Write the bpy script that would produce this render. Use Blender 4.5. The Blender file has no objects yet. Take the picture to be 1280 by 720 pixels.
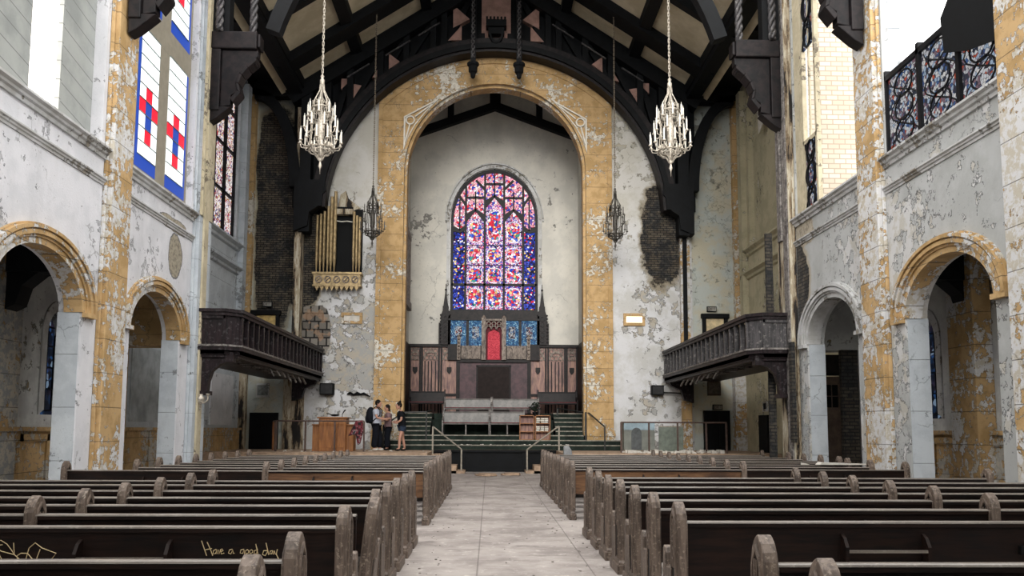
import bpy, bmesh, math, random
from mathutils import Vector, Matrix
random.seed(7)
R = random.Random(11)
SC = bpy.context.scene
COL = SC.collection
PI = math.pi
XC = 0.15            # centre line of the nave

# ---------------------------------------------------------------- mesh builder
class MB:
    def __init__(s): s.v = []; s.f = []; s.m = []
    def add(s, vs, fs, mi=0):
        o = len(s.v); s.v += [tuple(p) for p in vs]
        for f in fs: s.f.append(tuple(i + o for i in f)); s.m.append(mi)
        return s
    def box(s, x0, x1, y0, y1, z0, z1, mi=0):
        if x0 > x1: x0, x1 = x1, x0
        if y0 > y1: y0, y1 = y1, y0
        if z0 > z1: z0, z1 = z1, z0
        return s.add([(x0,y0,z0),(x1,y0,z0),(x1,y1,z0),(x0,y1,z0),(x0,y0,z1),(x1,y0,z1),(x1,y1,z1),(x0,y1,z1)],
              [(0,3,2,1),(4,5,6,7),(0,1,5,4),(1,2,6,5),(2,3,7,6),(3,0,4,7)], mi)
    def bar(s, a, b, w, h=None, mi=0, roll=None):
        a = Vector(a); b = Vector(b); h = h or w
        d = (b - a).normalized()
        up = Vector((0,0,1)) if abs(d.z) < .95 else Vector((0,1,0))
        if roll: up = Vector(roll)
        x = d.cross(up).normalized() * (w/2); y = x.cross(d).normalized() * (h/2)
        vs = [a-x-y, a+x-y, a+x+y, a-x+y, b-x-y, b+x-y, b+x+y, b-x+y]
        return s.add(vs, [(0,3,2,1),(4,5,6,7),(0,1,5,4),(1,2,6,5),(2,3,7,6),(3,0,4,7)], mi)
    def prism(s, poly, axis, a, b, mi=0):
        """poly in the plane across axis: 'x'->(y,z) 'y'->(x,z) 'z'->(x,y)"""
        n = len(poly)
        def P(p, t):
            if axis == 'x': return (t, p[0], p[1])
            if axis == 'y': return (p[0], t, p[1])
            return (p[0], p[1], t)
        vs = [P(p, a) for p in poly] + [P(p, b) for p in poly]
        fs = [tuple(range(n))[::-1], tuple(range(n, 2*n))] + [(i, (i+1) % n, n+(i+1) % n, n+i) for i in range(n)]
        return s.add(vs, fs, mi)
    def ribbon(s, inner, outer, axis, a, b, mi=0, closed=False):
        """solid band between two polylines with the same point count"""
        n = len(inner)
        rng = range(n if closed else n-1)
        for i in rng:
            j = (i+1) % n
            s.prism([inner[i], inner[j], outer[j], outer[i]], axis, a, b, mi)
        return s
    def tube(s, pts, r, n=6, mi=0, close=True):
        pts = [Vector(p) for p in pts]
        rs = r if isinstance(r, (list, tuple)) else [r]*len(pts)
        rings = []
        prev = None
        for i, p in enumerate(pts):
            d = (pts[min(i+1, len(pts)-1)] - pts[max(i-1, 0)])
            if d.length < 1e-9: d = Vector((0,0,1))
            d.normalize()
            u = Vector((0,0,1)) if abs(d.z) < .9 else Vector((1,0,0))
            if prev is not None:
                x = (prev - d*prev.dot(d))
                x = x.normalized() if x.length > 1e-6 else d.cross(u).normalized()
            else: x = d.cross(u).normalized()
            prev = x; y = d.cross(x)
            rings.append([p + (x*math.cos(2*PI*k/n) + y*math.sin(2*PI*k/n))*rs[i] for k in range(n)])
        vs = [q for rg in rings for q in rg]; fs = []
        for i in range(len(pts)-1):
            for k in range(n):
                a = i*n+k; b = i*n+(k+1) % n
                fs.append((a, b, b+n, a+n))
        if close: fs += [tuple(range(n))[::-1], tuple(range((len(pts)-1)*n, len(pts)*n))]
        return s.add(vs, fs, mi)
    def lathe(s, prof, c=(0,0,0), n=16, mi=0):
        vs = []; fs = []
        for r, z in prof:
            for k in range(n):
                t = 2*PI*k/n; vs.append((c[0]+r*math.cos(t), c[1]+r*math.sin(t), c[2]+z))
        for i in range(len(prof)-1):
            for k in range(n):
                a = i*n+k; b = i*n+(k+1) % n
                fs.append((a, b, b+n, a+n))
        fs += [tuple(range(n))[::-1], tuple(range((len(prof)-1)*n, len(prof)*n))]
        return s.add(vs, fs, mi)
    def ball(s, c, r, n=8, mi=0, sc=(1,1,1)):
        vs = []; fs = []
        m = n//2+1
        for i in range(m+1):
            ph = PI*i/m
            for k in range(n):
                t = 2*PI*k/n
                vs.append((c[0]+r*sc[0]*math.sin(ph)*math.cos(t), c[1]+r*sc[1]*math.sin(ph)*math.sin(t), c[2]+r*sc[2]*math.cos(ph)))
        for i in range(m):
            for k in range(n):
                a = i*n+k; b = i*n+(k+1) % n
                fs.append((a, a+n, b+n, b))
        return s.add(vs, fs, mi)
    def build(s, name, mat, parent=None, smooth=False, bevel=0, seg=2):
        me = bpy.data.meshes.new(name)
        me.from_pydata(s.v, [], s.f)
        for mt in (mat if isinstance(mat, (list, tuple)) else [mat]): me.materials.append(mt)
        bm = bmesh.new(); bm.from_mesh(me)
        for f, mi in zip(bm.faces, s.m): f.material_index = mi
        bmesh.ops.recalc_face_normals(bm, faces=bm.faces)
        bm.to_mesh(me); bm.free()
        if smooth:
            for p in me.polygons: p.use_smooth = True
        o = bpy.data.objects.new(name, me); COL.objects.link(o)
        if parent: o.parent = parent
        if bevel:
            md = o.modifiers.new('bevel', 'BEVEL'); md.width = bevel; md.segments = seg; md.limit_method = 'ANGLE'
        return o

def struct(o):
    o['kind'] = 'structure'; return o
def tag(o, label=None, cat=None, group=None, kind=None):
    if label: o['label'] = label
    if cat: o['category'] = cat
    if group: o['group'] = group
    if kind: o['kind'] = kind
    return o
def empty(name, loc=(0,0,0), rz=0, label=None, cat=None, group=None):
    o = bpy.data.objects.new(name, None); COL.objects.link(o)
    o.location = loc; o.rotation_euler = (0,0,rz); o.empty_display_size = .1
    return tag(o, label, cat, group)
def copy_tree(o, parent=None):
    c = o.copy(); COL.objects.link(c)
    if parent: c.parent = parent
    for ch in list(o.children): copy_tree(ch, c)
    return c
def arc(cx, cz, rx, rz, a0, a1, n, p=2.0):
    out = []
    for i in range(n+1):
        t = math.radians(a0 + (a1-a0)*i/n)
        c, s_ = math.cos(t), math.sin(t)
        out.append((cx + rx*math.copysign(abs(c)**(2/p), c), cz + rz*math.copysign(abs(s_)**(2/p), s_)))
    return out

# ---------------------------------------------------------------- node language
class Sk:
    nt = None
    def __init__(s, k): s.k = k
def lk(a, inp):
    if isinstance(a, Sk): Sk.nt.links.new(a.k, inp)
    elif isinstance(a, (tuple, list)):
        v = list(a)
        n = len(inp.default_value)
        while len(v) < n: v.append(1.0)
        inp.default_value = v[:n]
    else: inp.default_value = a
def M(op, a, b=0.0, c=0.0, clamp=False):
    n = Sk.nt.nodes.new('ShaderNodeMath'); n.operation = op; n.use_clamp = clamp
    lk(a, n.inputs[0]); lk(b, n.inputs[1]); lk(c, n.inputs[2]); return Sk(n.outputs[0])
Sk.__add__ = lambda a, b: M('ADD', a, b); Sk.__radd__ = lambda a, b: M('ADD', b, a)
Sk.__sub__ = lambda a, b: M('SUBTRACT', a, b); Sk.__rsub__ = lambda a, b: M('SUBTRACT', b, a)
Sk.__mul__ = lambda a, b: M('MULTIPLY', a, b); Sk.__rmul__ = lambda a, b: M('MULTIPLY', b, a)
Sk.__truediv__ = lambda a, b: M('DIVIDE', a, b)
def mn(a, b): return M('MINIMUM', a, b)
def mx(a, b): return M('MAXIMUM', a, b)
def ab(a): return M('ABSOLUTE', a)
def ss(x, a, b):
    n = Sk.nt.nodes.new('ShaderNodeMapRange'); n.interpolation_type = 'SMOOTHSTEP'
    lk(x, n.inputs[0]); n.inputs[1].default_value = a; n.inputs[2].default_value = b
    return Sk(n.outputs[0])
def wpos():
    n = Sk.nt.nodes.new('ShaderNodeNewGeometry'); return Sk(n.outputs['Position'])
def opos():
    n = Sk.nt.nodes.new('ShaderNodeTexCoord'); return Sk(n.outputs['Object'])
def gpos():
    n = Sk.nt.nodes.new('ShaderNodeTexCoord'); return Sk(n.outputs['Generated'])
def rnd():
    n = Sk.nt.nodes.new('ShaderNodeObjectInfo'); return Sk(n.outputs['Random'])
def sep(v):
    n = Sk.nt.nodes.new('ShaderNodeSeparateXYZ'); lk(v, n.inputs[0]); return [Sk(o) for o in n.outputs]
def comb(x, y, z=0.0):
    n = Sk.nt.nodes.new('ShaderNodeCombineXYZ'); lk(x, n.inputs[0]); lk(y, n.inputs[1]); lk(z, n.inputs[2]); return Sk(n.outputs[0])
def vmul(v, k):
    n = Sk.nt.nodes.new('ShaderNodeVectorMath'); n.operation = 'MULTIPLY'; lk(v, n.inputs[0]); lk(k, n.inputs[1]); return Sk(n.outputs[0])
def vadd(v, k):
    n = Sk.nt.nodes.new('ShaderNodeVectorMath'); n.operation = 'ADD'; lk(v, n.inputs[0]); lk(k, n.inputs[1]); return Sk(n.outputs[0])
def noise(v, scale, detail=4, rough=.55, dist=0.0):
    n = Sk.nt.nodes.new('ShaderNodeTexNoise'); lk(v, n.inputs['Vector'])
    n.inputs['Scale'].default_value = scale; n.inputs['Detail'].default_value = detail
    n.inputs['Roughness'].default_value = rough; n.inputs['Distortion'].default_value = dist
    return Sk(n.outputs[0])
def voro(v, scale, feature='F1', rand=1.0):
    n = Sk.nt.nodes.new('ShaderNodeTexVoronoi'); n.feature = feature; lk(v, n.inputs['Vector'])
    n.inputs['Scale'].default_value = scale; n.inputs['Randomness'].default_value = rand
    return n
def mix(f, a, b, mode='MIX'):
    n = Sk.nt.nodes.new('ShaderNodeMix'); n.data_type = 'RGBA'; n.blend_type = mode
    lk(f, n.inputs[0]); lk(a, n.inputs[6]); lk(b, n.inputs[7]); return Sk(n.outputs[2])
def brick(v, c1, c2, mo, scale=1.0, w=.22, h=.075, mortar=.012):
    n = Sk.nt.nodes.new('ShaderNodeTexBrick'); lk(v, n.inputs['Vector'])
    lk(c1, n.inputs['Color1']); lk(c2, n.inputs['Color2']); lk(mo, n.inputs['Mortar'])
    n.inputs['Scale'].default_value = scale; n.inputs['Mortar Size'].default_value = mortar
    n.inputs['Brick Width'].default_value = w; n.inputs['Row Height'].default_value = h
    return Sk(n.outputs[0]), Sk(n.outputs[1])
def ramp(f, stops, const=True):
    n = Sk.nt.nodes.new('ShaderNodeValToRGB'); cr = n.color_ramp
    cr.interpolation = 'CONSTANT' if const else 'LINEAR'
    while len(cr.elements) > 1: cr.elements.remove(cr.elements[-1])
    for i, (p, c) in enumerate(stops):
        e = cr.elements[0] if i == 0 else cr.elements.new(p)
        e.position = p; e.color = (*c[:3], 1)
    lk(f, n.inputs[0]); return Sk(n.outputs[0])
def C(h):
    h = h.lstrip('#'); v = [int(h[i:i+2], 16)/255 for i in (0, 2, 4)]
    return tuple((c/12.92 if c <= .04045 else ((c+.055)/1.055)**2.4) for c in v)

def material(name, fn):
    m = bpy.data.materials.new(name); m.use_nodes = True
    nt = m.node_tree; Sk.nt = nt
    b = nt.nodes['Principled BSDF']
    d = fn()
    for key, sock in (('col','Base Color'),('rough','Roughness'),('metal','Metallic'),('emit','Emission Color'),('estr','Emission Strength'),('spec','Specular IOR Level'),('alpha','Alpha')):
        if key in d: lk(d[key], b.inputs[sock])
    if 'bump' in d:
        n = nt.nodes.new('ShaderNodeBump'); lk(d['bump'], n.inputs['Height'])
        n.inputs['Strength'].default_value = d.get('bstr', .6); n.inputs['Distance'].default_value = d.get('bdist', .02)
        nt.links.new(n.outputs[0], b.inputs['Normal'])
    return m
def plain(name, hexc, rough=.6, metal=0, var=.25, scale=6):
    def fn():
        n = noise(opos(), scale, 5, .6)
        c = C(hexc)
        return dict(col=mix(ss(n, .3, .7), tuple(x*(1-var) for x in c), tuple(min(1, x*(1+var)) for x in c)), rough=rough, metal=metal, spec=.2 if sum(c) < .06 else .5)
    return material(name, fn)

# --- peeling paint: returns (colour, height)
def peel(v, top, under, scale=1.2, thr=.52, edge=True, seed=0.0, top2=None, under2=None, fine=.5):
    p = vadd(v, (seed, seed*1.7, seed*.6))
    big = noise(p, scale*.35, 3, .5)
    n = noise(p, scale*3.4, 10, .66) + (big-.5)*.9
    m = ss(n, thr, thr+.012)
    t = top
    if top2 is not None: t = mix(ss(noise(vadd(p, (9,9,9)), scale*1.1, 6, .65), .42, .6), top, top2)
    u = under
    if under2 is not None: u = mix(ss(noise(vadd(p, (3,9,1)), scale*3.5, 8, .7), .47, .56), under, under2)
    c = mix(m, t, u)
    sp = ss(noise(p, scale*14, 6, .75), .59, .66) * ss(noise(vadd(p, (4,1,6)), scale*1.3, 3, .5), .42, .6)
    c = mix(sp*fine, c, mix(.8, c, (.02,.025,.03)))
    wv = vadd(p, comb(noise(p, 3.0, 4)*.5, noise(vadd(p, (7,7,7)), 3.0, 4)*.5, noise(vadd(p, (2,5,7)), 3.0, 4)*.5))
    ck = (1.0 - ss(Sk(voro(wv, .8, 'DISTANCE_TO_EDGE').outputs[0]), .004, .012)) * ss(noise(vadd(p, (1,8,2)), .9, 3, .5), .55, .6)
    c = mix(ck*.4, c, (.04,.045,.05))
    if edge:
        e = (ss(n, thr-.022, thr-.004)) * (1.0 - ss(n, thr, thr+.01))
        c = mix(e*.85, c, (.03,.035,.04))
    grain = noise(p, 30, 4, .6)
    return c, (1.0-m)*1.0 + grain*.15, m, n
def inbox(v2, cx, cz, rx, rz, wob=.5, scale=1.1, p=4):
    """soft blob mask in a wall plane, wobbling edge; v2=(u,w,vec)"""
    u, w, vec = v2
    n = noise(vec, scale, 7, .65)
    dx = ab(u-cx)/rx; dz = ab(w-cz)/rz
    d = M('POWER', M('POWER', dx, p) + M('POWER', dz, p), 1/p)
    return ss(d + (n-.5)*wob*2, 1.03, .97), d + (n-.5)*wob*2

WHITE = C('c9ccd0'); WHITE2 = C('b4b8bc'); GREYP = C('9a9b98'); CREAM = C('b9b196'); CREAM2 = C('a39b80')
GOLD = C('c0a072'); GOLD2 = C('ab8c5d'); CHAR = C('1a1c1e'); PLAST = C('a59a86')

def m_wall(name, thr, tops=(WHITE, WHITE2), unders=(GREYP, PLAST), joints=False, seed=0, rough=.85, axis='y', scale=1.2):
    def fn():
        v = wpos(); x, y, z = sep(v)
        c, h, m, n = peel(v, tops[0], unders[0], scale, thr, seed=seed, top2=tops[1], under2=unders[1])
        if joints:
            zz = M('FRACT', z/.92); ln = 1.0 - ss(mn(zz, 1.0-zz), .003, .009)
            c = mix(ln*.45, c, (.05,.05,.05)); h = h - ln*.6
        st = ss(noise(vmul(v, (1,1,.25)), 1.3, 5, .6), .35, .75)
        c = mix(st*.25, c, mix(.5, c, (.16,.15,.13)))
        return dict(col=c, rough=rough, bump=h, bstr=.7, bdist=.03)
    return material(name, fn)
MW_L = m_wall('plaster_pale_peeling', .63, (C('cfd0d4'), C('bfc1c6')), (C('96979a'), C('aaa79f')), seed=3, scale=1.1)
MW_R = m_wall('plaster_grey_peeling', .56, (C('b9bab9'), C('a9aaa9')), (C('c9c9c9'), C('93928c')), seed=8, scale=1.0)
MW_PIER = m_wall('pier_blue_grey_blocks', .7, (C('bfc6cc'), C('b1b8bf')), (C('9a9ea2'), C('8b8d8f')), True, seed=5, scale=1.6)
MW_CREAM = m_wall('plaster_cream', .66, (C('bcb498'), C('aaa388')), (C('c9c4b4'), C('6f6857')), seed=12)
MW_AISLE = m_wall('aisle_plaster', .63, (C('cfd1cf'), C('babbbc')), (C('77756f'), C('8a7a5c')), seed=21)
MW_CH = m_wall('chancel_plaster', .72, (C('d2cfc6'), C('c4c2bb')), (C('7f7d78'), C('96938c')), seed=31, scale=.8)
MW_WIN = m_wall('old_window_frame_paint', .66, (C('c6bba0'), C('b3a88e')), (C('8d8373'), C('6c6152')), seed=40, scale=2)

def fn_goldp(thr, seed, white=C('cfcfd0')):
    def fn():
        v = wpos(); x, y, z = sep(v)
        c, h, m, n = peel(v, GOLD, white, 2.2, thr, seed=seed, top2=GOLD2, under2=C('bdb6a8'))
        zz = M('FRACT', z/.62); ln = 1.0 - ss(mn(zz, 1.0-zz), .006, .016)
        c = mix(ln*.6, c, (.05,.04,.03))
        return dict(col=c, rough=.8, bump=h-ln*.5, bstr=.7, bdist=.025)
    return fn
M_GOLD_L = material('ochre_paint_flaking', fn_goldp(.54, 2))
M_GOLD_R = material('ochre_paint_badly_flaking', fn_goldp(.47, 6))
M_GOLD_A = material('ochre_paint_arch', fn_goldp(.585, 9, C('d8d3c8')))
M_GOLD_M = material('ochre_moulding_paint', fn_goldp(.56, 14))
M_GOLD_G = material('ochre_remnants_on_grey_blocks', fn_goldp(.42, 23, C('9a9b9a')))
M_WAIN = material('ochre_wainscot_paint', fn_goldp(.53, 17, C('a8a6a0')))

def brick_layer(u, w, vec, dark=True):
    n = noise(vec, 9, 4, .6)
    a = C('1c1e20'); b = C('3a3938'); c = C('756c5c')
    col, f = brick(comb(u, w), a, b, C('0b0c0e'), 1, .24, .085, .014)
    col = mix(ss(noise(vec, 2.3, 5, .7), .44, .56)*.8, col, mix(.6, brick(comb(u, w), C('6b5b45'), C('8d7f68'), C('1d1b19'), 1, .24, .085, .014)[0], col))
    return mix(ss(n, .55, .7)*.35, col, c), (1.0-f)

# end wall: pale plaster with burnt brick and block patches
def fn_end():
    v = wpos(); x, y, z = sep(v)
    P2 = (x, z, v)
    c, h, m, n = peel(v, C('d2d3d6'), C('a6a6a4'), .95, .56, seed=2.2, top2=C('c0c0be'), under2=C('b3ac9f'))
    warm = ss(z + (noise(v, .5, 3)-.5)*3, 7.5, 10.5)
    c = mix(warm*.75, c, mix(.55, C('b3aa90'), c))
    # transept ends
    cr, hh, _, _ = peel(v, C('b4bab6'), C('8b8a80'), 1.1, .74, seed=4.1, top2=C('bab5a2'))
    tr = ss(ab(x-XC), 7.35, 7.4)
    c = mix(tr, c, cr)
    bc, bh = brick_layer(x, z, v)
    k1, d1 = inbox(P2, -8.0, 9.3, .72, 4.0, .28, .9)
    k2, d2 = inbox(P2, 6.45, 8.75, .85, 1.75, .5, 1.0, 3)
    k3, d3 = inbox(P2, -7.0, 8.0, .75, 2.0, .35, 1.2)
    kb = mx(mx(k1, k2), k3)
    dd = mn(mn(d1, d2), d3)
    lip = ss(dd, 1.16, 1.03)
    c = mix(lip*.8, c, C('8f8570'))
    c = mix(kb, c, bc); h = mix(kb, comb(h, h, h), comb(bh*.5, bh*.5, bh*.5))
    h = sep(h)[0]
    # square terracotta blocks
    k4, _ = inbox(P2, -6.55, 5.05, .72, .95, .28, 1.0, 3)
    tc, tf = brick(comb(x, z), C('8d8880'), C('5b5650'), C('1d1b1a'), 1, .3, .3, .03)
    tc = mix(ss(voro(comb(x/.3, z/.3), 1.0, rand=0).outputs[0] and noise(v, 2.5, 2), .55, .6)*.6, tc, C('a5866c'))
    c = mix(k4, c, tc)
    # soot near the roof and posts
    soot = ss(z + (noise(v, .9, 5)-.5)*2.4 + mn(ab(x-XC), 7.0)*.36, 15.6, 17.4)
    c = mix(soot*.9, c, CHAR)
    up = ss(z, 14.6, 14.9)
    c = mix(up, c, C('a08c80'))
    return dict(col=c, rough=.88, bump=h, bstr=.8, bdist=.03)
M_END = material('end_wall_burnt_plaster', fn_end)

def fn_sidewall(side):
    def fn():
        v = wpos(); x, y, z = sep(v)
        if side < 0:
            c, h, m, n = peel(v, C('dadadf'), C('bdbec2'), 1.3, .63, seed=3.0, top2=C('d0d1d6'), under2=C('a9aaad'))
            k, d = inbox((y, z, v), 18.9, 5.35, .4, .5, .3, 1.5, 2)
            k2, d2 = inbox((y, z, v), 18.7, 6.05, .8, .14, .5, 2.2, 3)
            k = mx(k, k2); d = mn(d, d2)
            bc, bh = mix(ss(noise(v, 12, 5, .7), .45, .6), C('a49c8a'), C('7f776a')), 0.0
            c = mix(k, c, bc); c = mix(ss(ab(d-1.03), .06, .02)*.8, c, CHAR)
        else:
            c, h, m, n = peel(v, C('b4b6b6'), C('c8c8c8'), .8, .555, seed=8.0, top2=C('a7a9a8'), under2=C('b9b6ae'))
            k, d = inbox((y, z, v), 19.75, 5.0, .6, 1.0, .45, 1.1, 2)
            k2, d2 = inbox((y, z, v), 20.0, 6.2, 1.3, .5, .5, 1.3, 2)
            bc, bh = brick_layer(y, z, v)
            c = mix(ss(d, 1.25, 1.05)*.9, c, C('a89d88'))
            c = mix(k2*.9, c, mix(ss(noise(v, 8, 6, .7), .45, .6), C('b0a592'), C('857b6a')))
            c = mix(k, c, bc); h = h*.7 + k*bh*.3
        st = ss(noise(vmul(v, (1,1,.22)), 1.6, 5, .6), .4, .72)
        c = mix(st*.3, c, mix(.5, c, (.2,.19,.18)))
        return dict(col=c, rough=.86, bump=h, bstr=.7, bdist=.03)
    return fn
M_SL = material('left_wall_plaster', fn_sidewall(-1)); M_SR = material('right_wall_plaster', fn_sidewall(1))

def fn_burntpier():
    v = wpos(); x, y, z = sep(v)
    n = noise(vmul(v, (3, 3, .5)), 1.4, 7, .65)
    c = ramp(n, [(0, C('201d1b')), (.40, C('2a2522')), (.44, C('7a6a55')), (.49, C('a89c86')), (.56, C('c2bba9')), (.63, C('8f7c60')), (.68, C('3a2c22'))], True)
    return dict(col=c, rough=.9, bump=n, bstr=.9, bdist=.05)
M_BURNT = material('scorched_pier_surface', fn_burntpier)

LOWSPEC = ('soot_black_timber', 'brown_black_timber', 'pew_back_stained_oak', 'pew_carving_dark', 'balcony_dark_oak')
def m_wood(name, a, b, dark=C('0d0e10'), rough=.5, sc=(1.5, 1.5, 14), wear=None, use=opos, spec=.5, wsc=11):
    def fn():
        v = use()
        if use is opos: v = vadd(v, comb(rnd()*37.0, rnd()*11.0, rnd()*5.0))
        n = noise(vmul(v, sc), 2.0, 6, .6, .4); n2 = noise(v, 1.7, 4, .6)
        c = mix(ss(n, .35, .68), a, b)
        c = mix(ss(n2, .5, .75)*.5, c, dark)
        h = n
        if wear is not None:
            w = ss(noise(v, wsc, 7, .7), .54, .64)
            c = mix(w*.7, c, wear)
        return dict(col=c, rough=rough, bump=h, bstr=.25, bdist=.01, spec=spec*(.4 if name in LOWSPEC else 1))
    return material(name, fn)
M_PEW = m_wood('pew_back_stained_oak', C('231611'), C('110c0b'), rough=.5, sc=(1.2, 8, 12))
M_PEWEND = m_wood('pew_end_weathered_oak', C('74655a'), C('43372f'), rough=.55, sc=(14, 14, 1.5), wear=C('9a8c7d'), wsc=34)
M_PEWDARK = m_wood('pew_carving_dark', C('120f0e'), C('080808'), rough=.6, sc=(8, 8, 1.2))
M_RAIL = m_wood('pew_top_rail_dusty_highlight', C('7d756d'), C('5a524b'), dark=C('3a3430'), rough=.28, sc=(1, 12, 12), wear=C('8d867e'), spec=.8, wsc=40)  # dust plus the bright highlight of the rail tops, painted into the colour
M_PEWORANGE = m_wood('pew_back_sun_bleached_oak', C('7d5a3d'), C('553a28'), rough=.5, sc=(1.2, 8, 12))
M_SEAT = m_wood('pew_seat_oak', C('2e2824'), C('1b1714'), rough=.4, sc=(1.2, 9, 9))
M_DARK = m_wood('soot_black_timber', C('0c0f13'), C('06080b'), dark=C('030406'), rough=.65, sc=(2, 2, 2), use=wpos)
M_DARK2 = m_wood('brown_black_timber', C('231d1e'), C('101013'), dark=C('0c0c0e'), rough=.5, sc=(3, 3, 3), use=wpos)
M_BALC = m_wood('balcony_dark_oak', C('2a2023'), C('131113'), dark=C('0e0e11'), rough=.45, sc=(9, 9, 1.2), wear=C('4d4a4c'))
M_BALG = m_wood('balcony_greyed_oak', C('4b484a'), C('242427'), dark=C('131416'), rough=.5, sc=(9, 9, 1.2), wear=C('85827f'))
M_BALEDGE = m_wood('balcony_dusty_ledge', C('85807c'), C('3f3a39'), rough=.6, sc=(4, 4, 4), wear=C('aaa6a1'))
M_PANEL = m_wood('chancel_oak_panelling', C('a07a69'), C('68484a'), dark=C('241a1a'), rough=.5, sc=(9, 9, 1.0), use=wpos)
M_PANEL2 = m_wood('chancel_plum_board', C('553c42'), C('3b2a30'), dark=C('1c1518'), rough=.6, sc=(3, 3, 3), use=wpos)
M_TRAC = m_wood('oak_tracery_grey', C('8d8075'), C('4b3f39'), rough=.6, sc=(6, 6, 3), use=wpos)
M_DOOR = plain('dark_door_paint', '241c1b', .7)
M_BLK = plain('soot_black', '07090c', .7)
M_TRIM = m_wall('moulding_pale', .64, (C('c4c5c6'), C('b1b1af')), (C('8b8478'), C('77746d')), seed=50, scale=2)
M_CARPET = material('dark_green_carpet', lambda: dict(col=mix(ss(noise(wpos(), 2.5, 6, .7), .4, .65), C('141e19'), C('26332c')), rough=1, bump=noise(wpos(), 60, 3), bstr=.4, bdist=.01))
M_NOSE = plain('worn_step_nosing', '8b877c', .8, var=.35, scale=9)
M_LINO = material('bench_grey_vinyl', lambda: dict(col=mix(ss(noise(opos(), 3, 5, .6), .4, .6), C('3b3836'), C('5b5753')), rough=.4))
M_RED = plain('dull_red_cushion', '5b2228', .8)
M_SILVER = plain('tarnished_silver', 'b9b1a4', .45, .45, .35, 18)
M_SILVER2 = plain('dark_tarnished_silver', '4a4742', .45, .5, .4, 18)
M_CANDLE = plain('dusty_white_candle', 'd9d6cc', .6, var=.1)
M_CHAIN = plain('rusty_chain', '857a6b', .6, .3, .4, 20)
M_BRASS = plain('organ_pipe_brass', '9b8763', .45, .45, .35, 8)
M_IRON = plain('brown_iron_rail', '55433c', .6, .2, .3, 8)
M_IRONB = plain('black_iron_rail', '2a2b2a', .5, .3, .2, 8)
M_STEEL = plain('worn_rail_steel', '8f887c', .5, .3, .3, 12)
M_OAKL = m_wood('light_varnished_oak', C('a36c3b'), C('7c4d29'), dark=C('5c3820'), rough=.45, sc=(9, 9, 1.0))
M_PAPER = plain('crumpled_paper', 'cfcbc3', .9, var=.15)
M_LIGHTW = plain('bare_board', 'a9917b', .8, var=.25)
M_GREYPANEL = plain('grey_board', '7d817b', .7, var=.2, scale=3)
M_BLUEG = plain('pale_blue_board', '8fa3ae', .7, var=.2, scale=3)

def fn_floor():
    v = wpos(); x, y, z = sep(v)
    c = mix(ss(noise(v, 1.1, 6, .65), .38, .66), C('a8a09b'), C('857d79'))
    c = mix(ss(noise(v, 6, 7, .75), .55, .66)*.6, c, C('cfc8c2'))
    c = mix(ss(noise(vmul(v, (1, 2.2, 1)), .9, 5, .7), .56, .68)*.6, c, C('5a5350'))
    fx = M('FRACT', x/1.22 + .1); fy = M('FRACT', y/2.44)
    l = mx(1.0-ss(mn(fx, 1.0-fx), .003, .01), 1.0-ss(mn(fy, 1.0-fy), .0015, .005))
    c = mix(l*.5, c, C('4d4643'))
    return dict(col=c, rough=.75, bump=noise(v, 18, 5, .7)-l, bstr=.4, bdist=.01)
M_FLOOR = material('dusty_board_floor', fn_floor)
M_CEIL = material('roof_plaster_beige', lambda: dict(col=mix(ss(noise(wpos(), .9, 6, .6), .35, .65), C('d2c7ae'), C('b5a98f')), rough=.9, bump=noise(wpos(), 5, 5), bstr=.3))
M_PINK = plain('pink_plaster', 'a58378', .9, var=.2, scale=4)
M_CHCEIL = plain('chancel_ceiling_plaster', 'c9c8c1', .9, var=.12)
M_BOARD = material('grey_shiplap_board', lambda: (lambda v: (lambda x, y, z: (lambda f: dict(
    col=mix(1.0-ss(mn(f, 1.0-f), .01, .035), mix(ss(noise(v, 1.4, 5, .6), .35, .7), C('a3a6a3'), C('8b8f8d')), C('6a6c6a')), rough=.8))(M('FRACT', (z+y*.18)/.33)))(*sep(v)))(wpos()))
M_EXTB = material('outside_brick', lambda: (lambda v: (lambda x, y, z: dict(col=brick(comb(x+y, z), C('b3a594'), C('c7bbab'), C('9a8d7d'), 1, .3, .13, .014)[0], rough=.9))(*sep(v)))(wpos()))

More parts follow.
